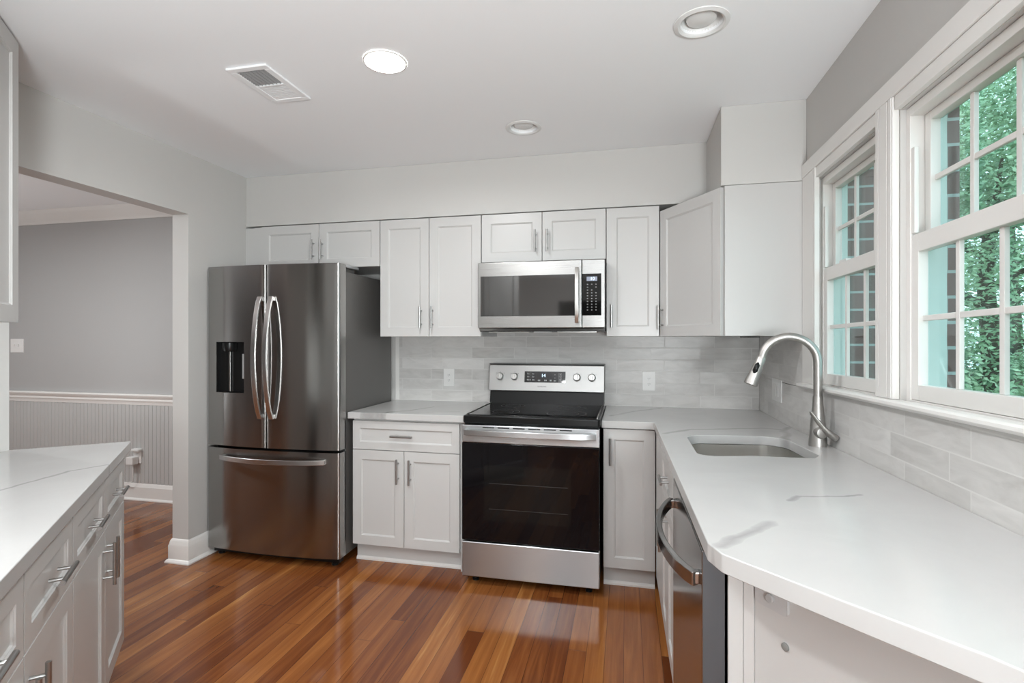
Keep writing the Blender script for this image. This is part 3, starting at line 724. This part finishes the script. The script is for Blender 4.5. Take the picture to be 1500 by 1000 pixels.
def front_sheet(x0, x1, z0, z1, hole=None, n=14, r=0.012):
    """curved door skin with real thickness; hole = (xa, xb, za, zb) left open for the dispenser niche"""
    xs = [(x0, -0.006), (x0, fy_(x0)+r), (x0+r*0.1, fy_(x0)+r*0.55), (x0+r*0.4, fy_(x0)+r*0.2)]
    grid = [x0+r+(x1-x0-2*r)*k/n for k in range(n+1)]
    if hole: grid = sorted([g for g in grid if min(abs(g-hole[0]), abs(g-hole[1])) > 0.008]+[hole[0], hole[1]])
    xs += [(g, fy_(g)) for g in grid]+[(x1-r*0.4, fy_(x1)+r*0.2), (x1-r*0.1, fy_(x1)+r*0.55), (x1, fy_(x1)+r), (x1, -0.006)]
    zs = [z0, z1] if not hole else [z0, hole[2], hole[3], z1]
    mb = MB(); V = [[mb.bm.verts.new((x, y, z)) for x, y in xs] for z in zs]
    for j in range(len(zs)-1):
        for i in range(len(xs)-1):
            if hole and j == 1 and hole[0]-1e-6 <= xs[i][0] and xs[i+1][0] <= hole[1]+1e-6: continue
            mb.bm.faces.new((V[j][i], V[j][i+1], V[j+1][i+1], V[j+1][i]))
    mb.bm.faces.new(V[0][::-1]); mb.bm.faces.new(V[-1])
    a, b = len(xs)-1, 0
    for j in range(len(zs)-1): mb.bm.faces.new((V[j][a], V[j][b], V[j+1][b], V[j+1][a]))
    return mb
SP = -2.130-FXA
build('cabinet_body', MB().box(0.004, FW-0.004, 0.0, 0.62, 0.05, 1.762), M['fridge_side'], T, bev=0.004)
build('kick_grille', MB().box(0.02, FW-0.02, -0.045, 0.0, 0.018, 0.062), M['black'], T)
for x in (0.06, FW-0.06): build('foot', MB().lathe([(0.02, 0), (0.02, 0.012), (0.012, 0.014), (0.012, 0.05)], (x, -0.025, 0), 'z', 16), M['black'], T)
for x in (0.05, FW-0.05): build('foot', MB().lathe([(0.02, 0), (0.012, 0.014), (0.012, 0.05)], (x, 0.56, 0), 'z', 16), M['black'], T)
build('gasket', MB().box(0.012, FW-0.012, -0.006, 0.0, 0.065, 1.79), M['rubber'], T)
dl = build('door', front_sheet(0.0, SP-0.002, 0.697, 1.806, (-2.499-FXA, -2.285-FXA, 1.025, 1.338)), M['steel_f'], T)
dr_ = build('door', front_sheet(SP+0.002, FW, 0.697, 1.806), M['steel_f'], T)
fz_ = build('freezer_drawer', front_sheet(0.0, FW, 0.055, 0.681, None, 24), M['steel_f'], T)
build('top_cap', MB().box(0.03, FW-0.03, 0.002, 0.15, 1.7625, 1.79), M['fridge_side'], T, bev=0.003)
build('hinge_cover', MB().box(FW-0.075, FW-0.006, -0.045, 0.13, 1.79, 1.812) if False else MB().box(FW-0.075, FW-0.006, 0.001, 0.16, 1.7905, 1.808), M['steel_h'], T, bev=0.003)
# dispenser niche
x0, x1, z0, z1 = -2.499-FXA, -2.285-FXA, 1.025, 1.338
nb = MB(); yb = -0.058
nb.box(x0-0.001, x1+0.001, yb, yb+0.003, z0-0.001, z1+0.001)
dn = build('dispenser', nb, M['black'], dl)
lin = MB(); yf = lambda x: fy_(x)+0.003
for (a, b) in ((x0-0.0005, x0+0.003), (x1-0.003, x1+0.0005)): lin.box(a, b, fy_(a)+0.004, yb, z0, z1)
lin.box(x0, x1, fy_(x0)+0.003, yb, z0-0.0005, z0+0.004).box(x0, x1, fy_(x0)+0.004, yb, z1-0.004, z1+0.0005)
build('niche_lining', lin, M['black'], dl)
xm = x0+0.085
sp = MB().lathe([(0.038, 0.0), (0.042, 0.02), (0.042, 0.050)], (xm, -0.070, z1-0.056), 'z', 24)
build('spout', sp, M['black'], dl)
build('paddle', MB().box(xm-0.010, xm+0.002, -0.070, -0.062, z0+0.005, z1-0.060), M['nickel'], dl, bev=0.002)
build('display_strip', MB().box(x1-0.046, x1-0.024, -0.064, -0.0585, z0+0.085, z1-0.075), M['icon'], dl)
def flat(w_, t_): return [(-w_, -t_), (w_*0, -t_*1.25), (w_, -t_), (w_, t_), (-w_, t_)]
def bow_v(x, z0, z1, out):
    pts = []
    for k in range(17):
        u = k/16; b_ = 1-(2*u-1)**2
        pts.append((x, fy_(x)-0.010-out*b_**0.8, z0+(z1-z0)*u))
    m_ = MB().sweep(pts, [(-0.015, -0.006), (0.015, -0.006), (0.015, 0.006), (-0.015, 0.006)], Vector((0, 1, 0)))
    for z in (z0+0.014, z1-0.014): m_.box(x-0.013, x+0.013, fy_(x)-0.016, fy_(x)+0.004, z-0.012, z+0.012)
    return m_
build('handle', bow_v(-2.162-FXA, 0.875, 1.612, 0.058), M['chrome'], dl, bev=0.003)
build('handle', bow_v(-2.084-FXA, 0.875, 1.612, 0.058), M['chrome'], dr_, bev=0.003)
pts = []
for k in range(21):
    u = k/20; x = 0.115+(FW-0.115-0.085)*u; pts.append((x, fy_(x)-0.012-0.045*(1-(2*u-1)**2)**0.8, 0.627))
hm = MB().sweep(pts, [(-0.006, -0.015), (0.006, -0.015), (0.006, 0.015), (-0.006, 0.015)])
for x in (0.127, FW-0.098): hm.box(x-0.012, x+0.012, fy_(x)-0.018, fy_(x)+0.004, 0.614, 0.640)
build('handle', hm, M['chrome'], fz_, bev=0.003)

# ------------------------------------------------------------------ range
RX0, RX1 = -0.8935, -0.1395; RW = RX1-RX0
T = thing('electric_range', 'freestanding stainless steel electric range with black oven door and glass cooktop', 'range', (RX0, 2.736, 0))
build('oven_body', MB().box(0.004, RW-0.004, 0.045, 0.70, 0.04, 0.895), M['black'], T)
build('storage_drawer', MB().box(0.0, RW, 0.0, 0.043, 0.045, 0.238), M['steel_h'], T, bev=0.006)
for x in (0.06, RW-0.06):
    for y in (0.07, 0.64): build('foot', MB().lathe([(0.018, 0), (0.018, 0.01), (0.01, 0.012), (0.01, 0.042)], (x, y, 0), 'z', 14), M['black'], T)
dv = build('oven_door', MB().box(0.0, RW, 0.0, 0.043, 0.246, 0.7845), M['ovenglass'], T, bev=0.004)
wn_ = MB().box(0.128, RW-0.150, -0.0006, 0.002, 0.36, 0.665)
build('oven_window', wn_, mat('oven_window_tint', (0.008, 0.008, 0.008), 0.06, spec=0.32), dv)
rk = MB()
for z in (0.425, 0.565): rk.box(0.155, RW-0.165, -0.0012, -0.0006, z, z+0.0018)
build_each('oven_rack', rk, mat('rack_seen_through_glass', (0.05, 0.05, 0.05), 0.4), dv)
bd = build('control_band', MB().box(0.0, RW, 0.0, 0.043, 0.786, 0.882), M['steel_h'], dv, bev=0.004)
vs = MB()
for k in range(6): vs.box(0.12+k*0.085, 0.185+k*0.085, -0.001, 0.004, 0.868, 0.8735)
build_each('vent_slot', vs, M['black'], dv)
pts = [(0.018+(RW-0.036)*k/16, -0.020-0.030*(1-(2*k/16-1)**2)**0.6, 0.846) for k in range(17)]
hb = MB().sweep(pts, [(-0.007, -0.016), (0.007, -0.016), (0.010, 0.0), (0.007, 0.016), (-0.007, 0.016)])
for x in (0.030, RW-0.030): hb.box(x-0.012, x+0.012, -0.026, 0.002, 0.832, 0.860)
build('handle', hb, M['steel_h'], dv, bev=0.003)
ck = build('cooktop', MB().prism(rounded([(-0.003, 0.022), (RW+0.003, 0.022), (RW+0.003, 0.62), (-0.003, 0.62)], [0.015, 0.015, 0, 0], 4), 0.889, 0.930), M['black'], T, bev=0.006)
build('glass_surface', MB().box(0.018, RW-0.018, 0.05, 0.605, 0.9302, 0.9335), M['blackglass'], ck, bev=0.001)
rg = MB()
for (x, y, r) in ((0.19, 0.19, 0.095), (0.56, 0.19, 0.11), (0.19, 0.46, 0.075), (0.56, 0.46, 0.09)):
    for q in (r, r*0.62): rg.lathe([(q, 0.9337), (q+0.0022, 0.9337)], (x, y, 0), 'z', 40, cap=False)
build_each('burner_ring', rg, mat('burner_print', (0.10, 0.10, 0.10), 0.3), ck)
build_each('rim_trim', MB().box(RW-0.016, RW-0.012, 0.05, 0.605, 0.9302, 0.937).box(0.012, 0.016, 0.05, 0.605, 0.9302, 0.937), M['nickel'], ck)
# backguard
bx_ = 0.0
build('backguard_base', MB().extrude_x([(0.585, 0.931), (0.72, 0.931), (0.72, 1.014), (0.600, 1.014)], 0.003, RW-0.003), M['black'], T, bev=0.003)
tl = (0.612-0.585)/0.172
bg = build('backguard', MB().extrude_x([(0.575, 1.016), (0.74, 1.016), (0.74, 1.184), (0.612, 1.188), (0.604, 1.184)], -0.003, RW+0.001), M['steel_bg'], T, bev=0.004)
def bgy(z): return 0.575+(z-1.016)/(1.184-1.016)*(0.604-0.575)
build('top_edge', MB().extrude_x([(0.606, 1.187), (0.74, 1.1842), (0.74, 1.190), (0.607, 1.1915)], -0.004, RW+0.002), M['black'], bg)
tlt = math.atan2(0.029, 0.168)
def bg_local(mb, x, z):     # put something modelled at origin (front towards -y) onto the sloping backguard
    return mb.rot(Matrix.Translation((x, bgy(z), z)) @ Matrix.Rotation(-tlt, 4, 'X'))
for kx in (-0.819, -0.722, -0.3125, -0.217):
    k_ = build('knob', bg_local(MB().lathe([(0.0255, 0.0), (0.0255, 0.004), (0.0215, 0.006), (0.0205, 0.024), (0.019, 0.027)], (0, 0, 0), 'y', 28), kx-RX0, 1.108), M['pull'], bg)
    build('grip', bg_local(MB().box(-0.005, 0.005, -0.034, -0.0265, -0.019, 0.019), kx-RX0, 1.108), M['nickel'], k_, bev=0.002)
    build_each('dial_mark', bg_local(MB().box(-0.0015, 0.0015, -0.0008, 0.0, 0.029, 0.033).box(-0.027, -0.023, -0.0008, 0, 0.021, 0.024).box(0.023, 0.027, -0.0008, 0, 0.021, 0.024), kx-RX0, 1.108), M['ink'], k_)
dx0, dx1 = -0.655-RX0, -0.386-RX0
dp = build('display_panel', bg_local(MB().box(dx0-0.373, dx1-0.373, -0.0022, 0.001, -0.036, 0.036), 0.373, 1.1085), M['blackglass'], bg)
ic = MB(); rnd = random.Random(3)
def icon(x, z, w_, h_): ic.box(x-w_/2, x+w_/2, -0.0032, -0.0023, z-h_/2, z+h_/2)
for r_, z in enumerate((0.020, 0.001)):
    for c_, x in enumerate((-0.110, -0.078)):
        icon(x-0.004, z, 0.005, 0.009); icon(x+0.004, z-0.001, 0.006, 0.007)
for x in (-0.115, -0.105, -0.096, -0.08, -0.072): icon(x, -0.020, 0.005, 0.010)
for x in (-0.042, -0.033, 0.0, 0.009, 0.036, 0.042): icon(x, -0.022, 0.006, 0.010)
for z in (0.016, -0.006): icon(0.066, z, 0.006, 0.006)
icon(0.066, -0.024, 0.014, 0.007)
for z in (0.016, -0.004, -0.024): icon(0.100, z+0.008, 0.020, 0.0015); icon(0.100, z-0.008, 0.020, 0.0015); icon(0.091, z, 0.0015, 0.016); icon(0.109, z, 0.0015, 0.016); icon(0.100, z, 0.007, 0.007)
build_each('button_icon', bg_local(ic, 0.373, 1.1085), M['icon'], dp)
def text(name, body, size, mt, parent, loc, rot, ex=0.0004):
    c = bpy.data.curves.new(name, 'FONT'); c.body = body; c.size = size; c.align_x = 'CENTER'; c.align_y = 'CENTER'; c.extrude = ex
    t_ = bpy.data.objects.new('tmp', c); C.objects.link(t_); bpy.context.view_layer.update()
    me = bpy.data.meshes.new_from_object(t_.evaluated_get(bpy.context.evaluated_depsgraph_get())); me.name = name
    bpy.data.objects.remove(t_); bpy.data.curves.remove(c)
    me.materials.clear(); me.materials.append(mt)
    o = bpy.data.objects.new(name, me); C.objects.link(o); o.parent = parent; o.location = loc; o.rotation_euler = rot
    return o
text('clock_digits', '14', 0.030, M['led'], dp, (0.364, bgy(1.115)-0.0034, 1.117), (pi/2-tlt, 0, 0))
text('brand_lettering', 'SAMSUNG', 0.0125, M['ink'], bg, (0.355, bgy(1.047)-0.0006, 1.047), (pi/2-tlt, 0, 0))

# ------------------------------------------------------------------ microwave
MX0, MX1 = -0.8725, -0.1215; MW = MX1-MX0; MZ = 1.397
T = thing('microwave', 'stainless steel over-the-range microwave hung under the short cabinet', 'microwave', (MX0, 2.980, MZ))
mh = 1.812-MZ
build('casing', MB().extrude_x([(0.040, 0.004), (0.50, 0.004), (0.50, mh+0.010), (0.106, mh+0.010), (0.106, mh), (0.040, mh)], 0.001, MW-0.001), M['black'], T)
md = build('door', MB().box(0.0, 0.6195, 0.0, 0.038, 0.024, mh), M['steel_mw'], T, bev=0.004)
build('door_glass', MB().box(0.017, 0.592, -0.0022, 0.002, 0.094, mh-0.082), M['mwglass'], md, bev=0.001)
cp = build('control_panel', MB().box(0.6215, MW, 0.0, 0.038, 0.024, mh), M['steel_mw'], T, bev=0.004)
build('panel_glass', MB().box(0.6225, MW-0.020, -0.0022, 0.002, 0.094, mh-0.082), M['blackglass'], cp, bev=0.001)
lc = build('display', MB().box(0.648, 0.708, -0.0032, -0.0023, mh-0.124, mh-0.099), M['lcd'], cp)
text('clock_digits', '10', 0.026, M['led'], lc, (0.681, -0.0036, mh-0.1115), (pi/2, 0, 0))
ic = MB()
for r_ in range(10):
    for c_ in range(3):
        if (r_, c_) in ((1, 1), (2, 2)): continue
        x = 0.653+c_*0.024; z = mh-0.143-r_*0.0163
        ic.box(x-0.0035, x+0.0035, -0.0030, -0.0023, z-0.0025, z+0.0025)
build_each('key', ic, mat('keypad_print', (0.22, 0.22, 0.21), 0.5), cp)
pts = [(0.5945, -0.022-0.024*(1-(2*k/14-1)**2)**0.7, 0.052+(0.368-0.052)*k/14) for k in range(15)]
hm = MB().sweep(pts, [(-0.011, -0.006), (0.011, -0.006), (0.011, 0.006), (-0.011, 0.006)], Vector((0, 1, 0)))
for z in (0.068, 0.352): hm.box(0.5855, 0.6035, -0.026, 0.001, z-0.012, z+0.012)
build('handle', hm, M['nickel'], md, bev=0.003)
build('vent_lip', MB().extrude_x([(0.006, 0.0225), (0.030, 0.008), (0.039, 0.008), (0.039, 0.0225)], 0.004, MW-0.004), M['nickel'], T)
ug = MB()
for a, b in ((0.05, 0.30), (0.47, 0.70)): ug.box(a, b, 0.07, 0.20, -0.002, 0.003)
build_each('grease_filter', ug, M['nickel'], T)
build('cooktop_lamp', MB().box(0.33, 0.43, 0.06, 0.13, -0.001, 0.003), M['lens_off'], T)

# ------------------------------------------------------------------ dishwasher (faces left, seen from its near end)
T = thing('dishwasher', 'stainless steel dishwasher with bowed handle under the window countertop', 'dishwasher', on_run(0.940), aR)
DWW = 0.645
build('tub', MB().box(0.006, DWW-0.012, 0.055, 0.56, 0.06, 0.855), M['black'], T, wp=True)
build('toe_panel', MB().box(0.006, DWW-0.006, 0.075, 0.10, 0.0, 0.10), M['black'], T, wp=True)
dd = build('door', MB().box(0.0, DWW, -0.004, 0.046, 0.105, 0.866), M['steel_dw'], T, bev=0.003, wp=True)
pts = [(0.03+(DWW-0.06)*k/20, -0.014-0.060*(1-(2*k/20-1)**2)**0.85, 0.790) for k in range(21)]
build('door_edge', MB().box(DWW, DWW+0.003, -0.002, 0.045, 0.107, 0.864), M['dw_edge'], dd, wp=True)
hm = MB().sweep(pts, [(-0.008, -0.017), (0.008, -0.017), (0.011, 0.0), (0.008, 0.017), (-0.008, 0.017)])
for x in (0.042, DWW-0.042): hm.box(x-0.012, x+0.012, -0.022, -0.003, 0.776, 0.804)
build('handle', hm, M['steel_dw'], dd, bev=0.003, wp=True)

# ------------------------------------------------------------------ peninsula back panel
c = Vector((0.2665, 1.240)); pe = c+pd*((XR-0.030-c.x)/pd.x); nrm = Vector((0.800, 0.600))
PX = Vector((0.2225, 1.240))
T = thing('peninsula_panel', 'white panel under the angled end of the window countertop', 'panel', (c.x, c.y, 0), 0)
L = lambda v: (v.x-c.x, v.y-c.y)
build('end_stile', MB().prism([L(PX), L(c+Vector((-0.012, 0))), L(c+Vector((-0.012, 0.008))), L(PX+Vector((0, 0.008)))], 0, 0.872), M['cab'], T, bev=0.0015, wp=True)
build('corner_stile', MB().prism([L(c-Vector((0.0115, 0))), L(c+pd*0.012), L(c+pd*0.012+nrm*0.02), L(c+Vector((-0.0115, 0.018)))], 0, 0.872), M['cab'], T, bev=0.001, wp=True)
build('back_panel', MB().prism([L(c+pd*0.013+nrm*0.003), L(pe+nrm*0.003), L(pe+nrm*0.02), L(c+pd*0.013+nrm*0.021)], 0, 0.872), M['cab'], T, wp=True)
aP = atan2(pd.y, pd.x)
def on_panel(u, v):      # pixel column on the panel plane -> world point
    f = 756.3; xc = (u-750)/f; cc, ss = cos(0.2188), sin(0.2188); dx, dy, dz = xc*cc-ss, xc*ss+cc, -(v-495.3)/f
    o = c+nrm*0.003; k = (o.x*nrm.x+o.y*nrm.y)/(dx*nrm.x+dy*nrm.y)
    return Vector((dx*k, dy*k, 1.3605+dz*k))
q = on_panel(1132, 872)
T = thing('outlet_plate', 'white rounded cover plate on the peninsula panel', 'outlet', (q.x, q.y, q.z), aP)
rp = lambda w_, h_, r_: rounded([(-w_, -h_), (w_, -h_), (w_, h_), (-w_, h_)], r_, 5)
def plate(w_, h_, th, r_=0.004): # plate in xz plane, front to -y, back at y=0
    mb = MB(); pr = rp(w_, h_, r_)
    a = [mb.bm.verts.new((p[0], -0.0004, p[1])) for p in pr]; b = [mb.bm.verts.new((p[0]*0.985, -th, p[1]*0.985)) for p in pr]
    n = len(pr); mb.bm.faces.new(a); mb.bm.faces.new(b[::-1])
    for i in range(n): mb.bm.faces.new((a[i], a[(i+1) % n], b[(i+1) % n], b[i]))
    return mb
build('cover', plate(0.040, 0.028, 0.007, 0.010), mat('cover_plate_offwhite', (0.50, 0.50, 0.50), 0.4), T)
build('round_plug', MB().lathe([(0.0095, 0.007), (0.0095, 0.012), (0.0075, 0.0135)], (0, 0, -0.004), 'y', 20), M['plug'], T)
q = on_panel(1151, 947)
o = build('round_disc', MB().lathe([(0.0085, 0.0004), (0.0085, 0.003), (0.006, 0.0045)], (0, 0, 0), 'y', 20), mat('grey_disc', (0.22, 0.22, 0.21), 0.9))  # flat raised grey disc on the panel
o.location = q; o.rotation_euler = (0, 0, aP); tag(o, 'small round grey bumper dot on the peninsula panel', 'disc')

# ------------------------------------------------------------------ outlets and switches
GO = 'white wall plates'
def outlet(label, loc, rz=0.0):
    T = thing('wall_outlet', label, 'outlet', loc, rz, GO)
    build('cover', plate(0.040, 0.062, 0.006), M['plastic'], T)
    build('receptacle', plate(0.017, 0.034, 0.0082, 0.003), M['plastic'], T)
    sl = MB()
    for z in (0.018, -0.018): sl.box(-0.007, -0.005, -0.0086, -0.008, z-0.004, z+0.004).box(0.005, 0.007, -0.0086, -0.008, z-0.004, z+0.004).lathe([(0.002, 0.008), (0.002, 0.0086)], (0, 0, z-0.009), 'y', 10)
    build_each('slot', sl, M['slot'], T)
    return T
outlet('white outlet on the backsplash left of the range', (-1.234, YW-0.009, 1.083))
outlet('white outlet on the backsplash right of the range', (0.141, YW-0.009, 1.081))
def rocker(label, loc, rz, w_, n):
    T = thing('light_switch', label, 'switch', loc, rz, GO)
    build('cover', plate(w_, 0.062, 0.006), M['plastic'], T)
    for k in range(n):
        x = (k-(n-1)/2)*0.046
        mb = plate(0.0155, 0.033, 0.0085, 0.002); mb.rot(Matrix.Translation((x, 0, 0)))
        build('rocker', mb, M['plastic'], T)
    return T
rocker('white double rocker switch plate on the tile beside the faucet', (XR-0.0108, 3.088, 1.076), -pi/2, 0.088, 2)
T = rocker('white double switch plate on the dining room wall', (-5.352, 3.57, 1.294), 0, 0.075, 0)
for x in (-0.023, 0.023): build('toggle', MB().box(x-0.004, x+0.004, -0.016, -0.005, -0.004, 0.014), M['plastic'], T, bev=0.001)
T = outlet('white outlet low on the dining room wainscot', (-4.020, 3.5622, 0.372))
T = thing('plug_adapter', 'white charger plug in the dining room outlet with dangling cord', 'charger', (-4.033, 3.5530, 0.350))
build('charger_block', MB().box(-0.042, 0.028, -0.055, 0.0, -0.045, 0.020), M['plastic'], T, bev=0.006)
build('cord', MB().tube([(0.005, -0.03, -0.045), (0.006, -0.03, -0.12), (0.0, -0.028, -0.185), (-0.03, -0.04, -0.197), (-0.12, -0.03, -0.195), (-0.25, -0.022, -0.199)], 0.0045, 8), M['plastic'], T)
T = thing('plug_nightlight', 'flat white plug cap at the top of the dining room outlet', 'night light', (-4.010, 3.5530, 0.425))
build('cap', MB().box(-0.048, 0.040, -0.035, 0.0, -0.008, 0.008), M['plastic'], T, bev=0.004)

# under-cabinet puck
o = build('undercabinet_light', MB().box(-0.042, 0.042, -0.02, 0.02, -0.010, -0.0008), M['fridge_side'], bev=0.002)
o.location = (0.605, 2.80, ZB); tag(o, 'small dark under-cabinet light below the corner cabinet', 'light')

# ------------------------------------------------------------------ ceiling fixtures
T = thing('ceiling_vent', 'white rectangular ceiling vent with one dark louvered half', 'vent', (-1.527, 1.983, HC))
fr = MB(); x0, x1, y0, y1 = -0.096, 0.096, -0.155, 0.156
ix0, ix1, iy0, iy1 = -0.066, 0.066, -0.126, 0.126
for b_ in ((x0, x1, y0, iy0), (x0, x1, iy1, y1), (x0, ix0, iy0, iy1), (ix1, x1, iy0, iy1), (ix0, ix1, -0.004, 0.008)): fr.box(*b_, -0.010, -0.0008)
build('frame', fr, M['vent_white'], T, bev=0.003)
build('backing', MB().box(ix0, ix1, iy0, -0.004, -0.0022, -0.001), M['ventdark'], T)
build('backing', MB().box(ix0, ix1, 0.008, iy1, -0.0022, -0.001), M['trim'], T)
sl = MB()
for k in range(9):
    y = iy0+0.007+k*0.0132; sl.extrude_x([(y-0.004, -0.0035), (y+0.002, -0.0075), (y+0.003, -0.0068), (y-0.003, -0.0028)], ix0, ix1)
for k in range(7):
    x = ix0+0.012+k*0.018; sl.box(x-0.0012, x+0.0012, iy0, -0.004, -0.009, -0.0078)
build('louver_bank', sl, mat('vent_louver_shade', (0.30, 0.30, 0.30), 0.5), T)  # near slats coloured grey to paint the shade on them
sl = MB()
for k in range(9):
    y = 0.0145+k*0.0132; sl.extrude_x([(y-0.0062, -0.0072), (y+0.0062, -0.0066), (y+0.0062, -0.0054), (y-0.0062, -0.0060)], ix0, ix1)
build('louver_bank', sl, M['vent_white'], T)
GLt = 'recessed ceiling lights'
def can_on(label, x, y, power, r=0.083):
    T = thing('recessed_light', label, 'ceiling light', (x, y, HC), 0, GLt)
    build('trim_ring', MB().lathe([(r+0.004, -0.0008), (r+0.004, -0.005), (r, -0.007), (r-0.003, -0.006), (r-0.003, -0.0008)], (0, 0, 0), 'z', 48, cap=False), M['trim'], T)
    build('lens', MB().lathe([(r-0.003, -0.0012), (r-0.003, -0.0055), (r-0.02, -0.0062)], (0, 0, 0), 'z', 48), M['lamp'], T)
    l = area('lamp_glow', (x, y, HC-0.012), (0, 0, 0), 0.15, 0.15, power, (0.96, 0.985, 1.0), 'DISK'); l.data.spread = radians(170)
    return T
def can_off(label, x, y):
    T = thing('recessed_light', label, 'ceiling light', (x, y, HC), 0, GLt)
    build('trim_ring', MB().lathe([(0.096, -0.0008), (0.095, -0.004), (0.080, -0.008), (0.0735, -0.004), (0.0730, 0.0), (0.0585, 0.075), (0.0570, 0.075), (0.0715, 0.0), (0.072, -0.0008)], (0, 0, 0), 'z', 48, cap=False), M['lens_off'], T)
    build('bulb', MB().lathe([(0.052, 0.070), (0.053, 0.020), (0.050, 0.010), (0.030, 0.004), (0.001, 0.003)], (0, 0, 0), 'z', 40), M['lens_off'], T)
can_on('lit round recessed ceiling light', -0.953, 1.924, 12)
can_off('large unlit recessed ceiling light near the window', *UNLIT[0])
can_off('small unlit recessed ceiling light above the range', *UNLIT[1])
# added unseen cans as fill light, behind the camera and in the dining room
for k, (x, y, pw) in enumerate(((-0.95, 0.30, 17), (0.25, 0.25, 2), (-1.0, -2.0, 8))):
    can_on(('added unseen recessed light behind the camera, left', 'added unseen recessed light behind the camera near the window wall', 'added unseen recessed light far behind the camera')[k], x, y, pw)
can_on('added unseen recessed light in the far corner of the family room', -4.6, -2.4, 14)  # added to brighten the unseen walls reflected in the fridge doors
can_on('added unseen recessed light over the dining room', -4.3, 1.9, 28)
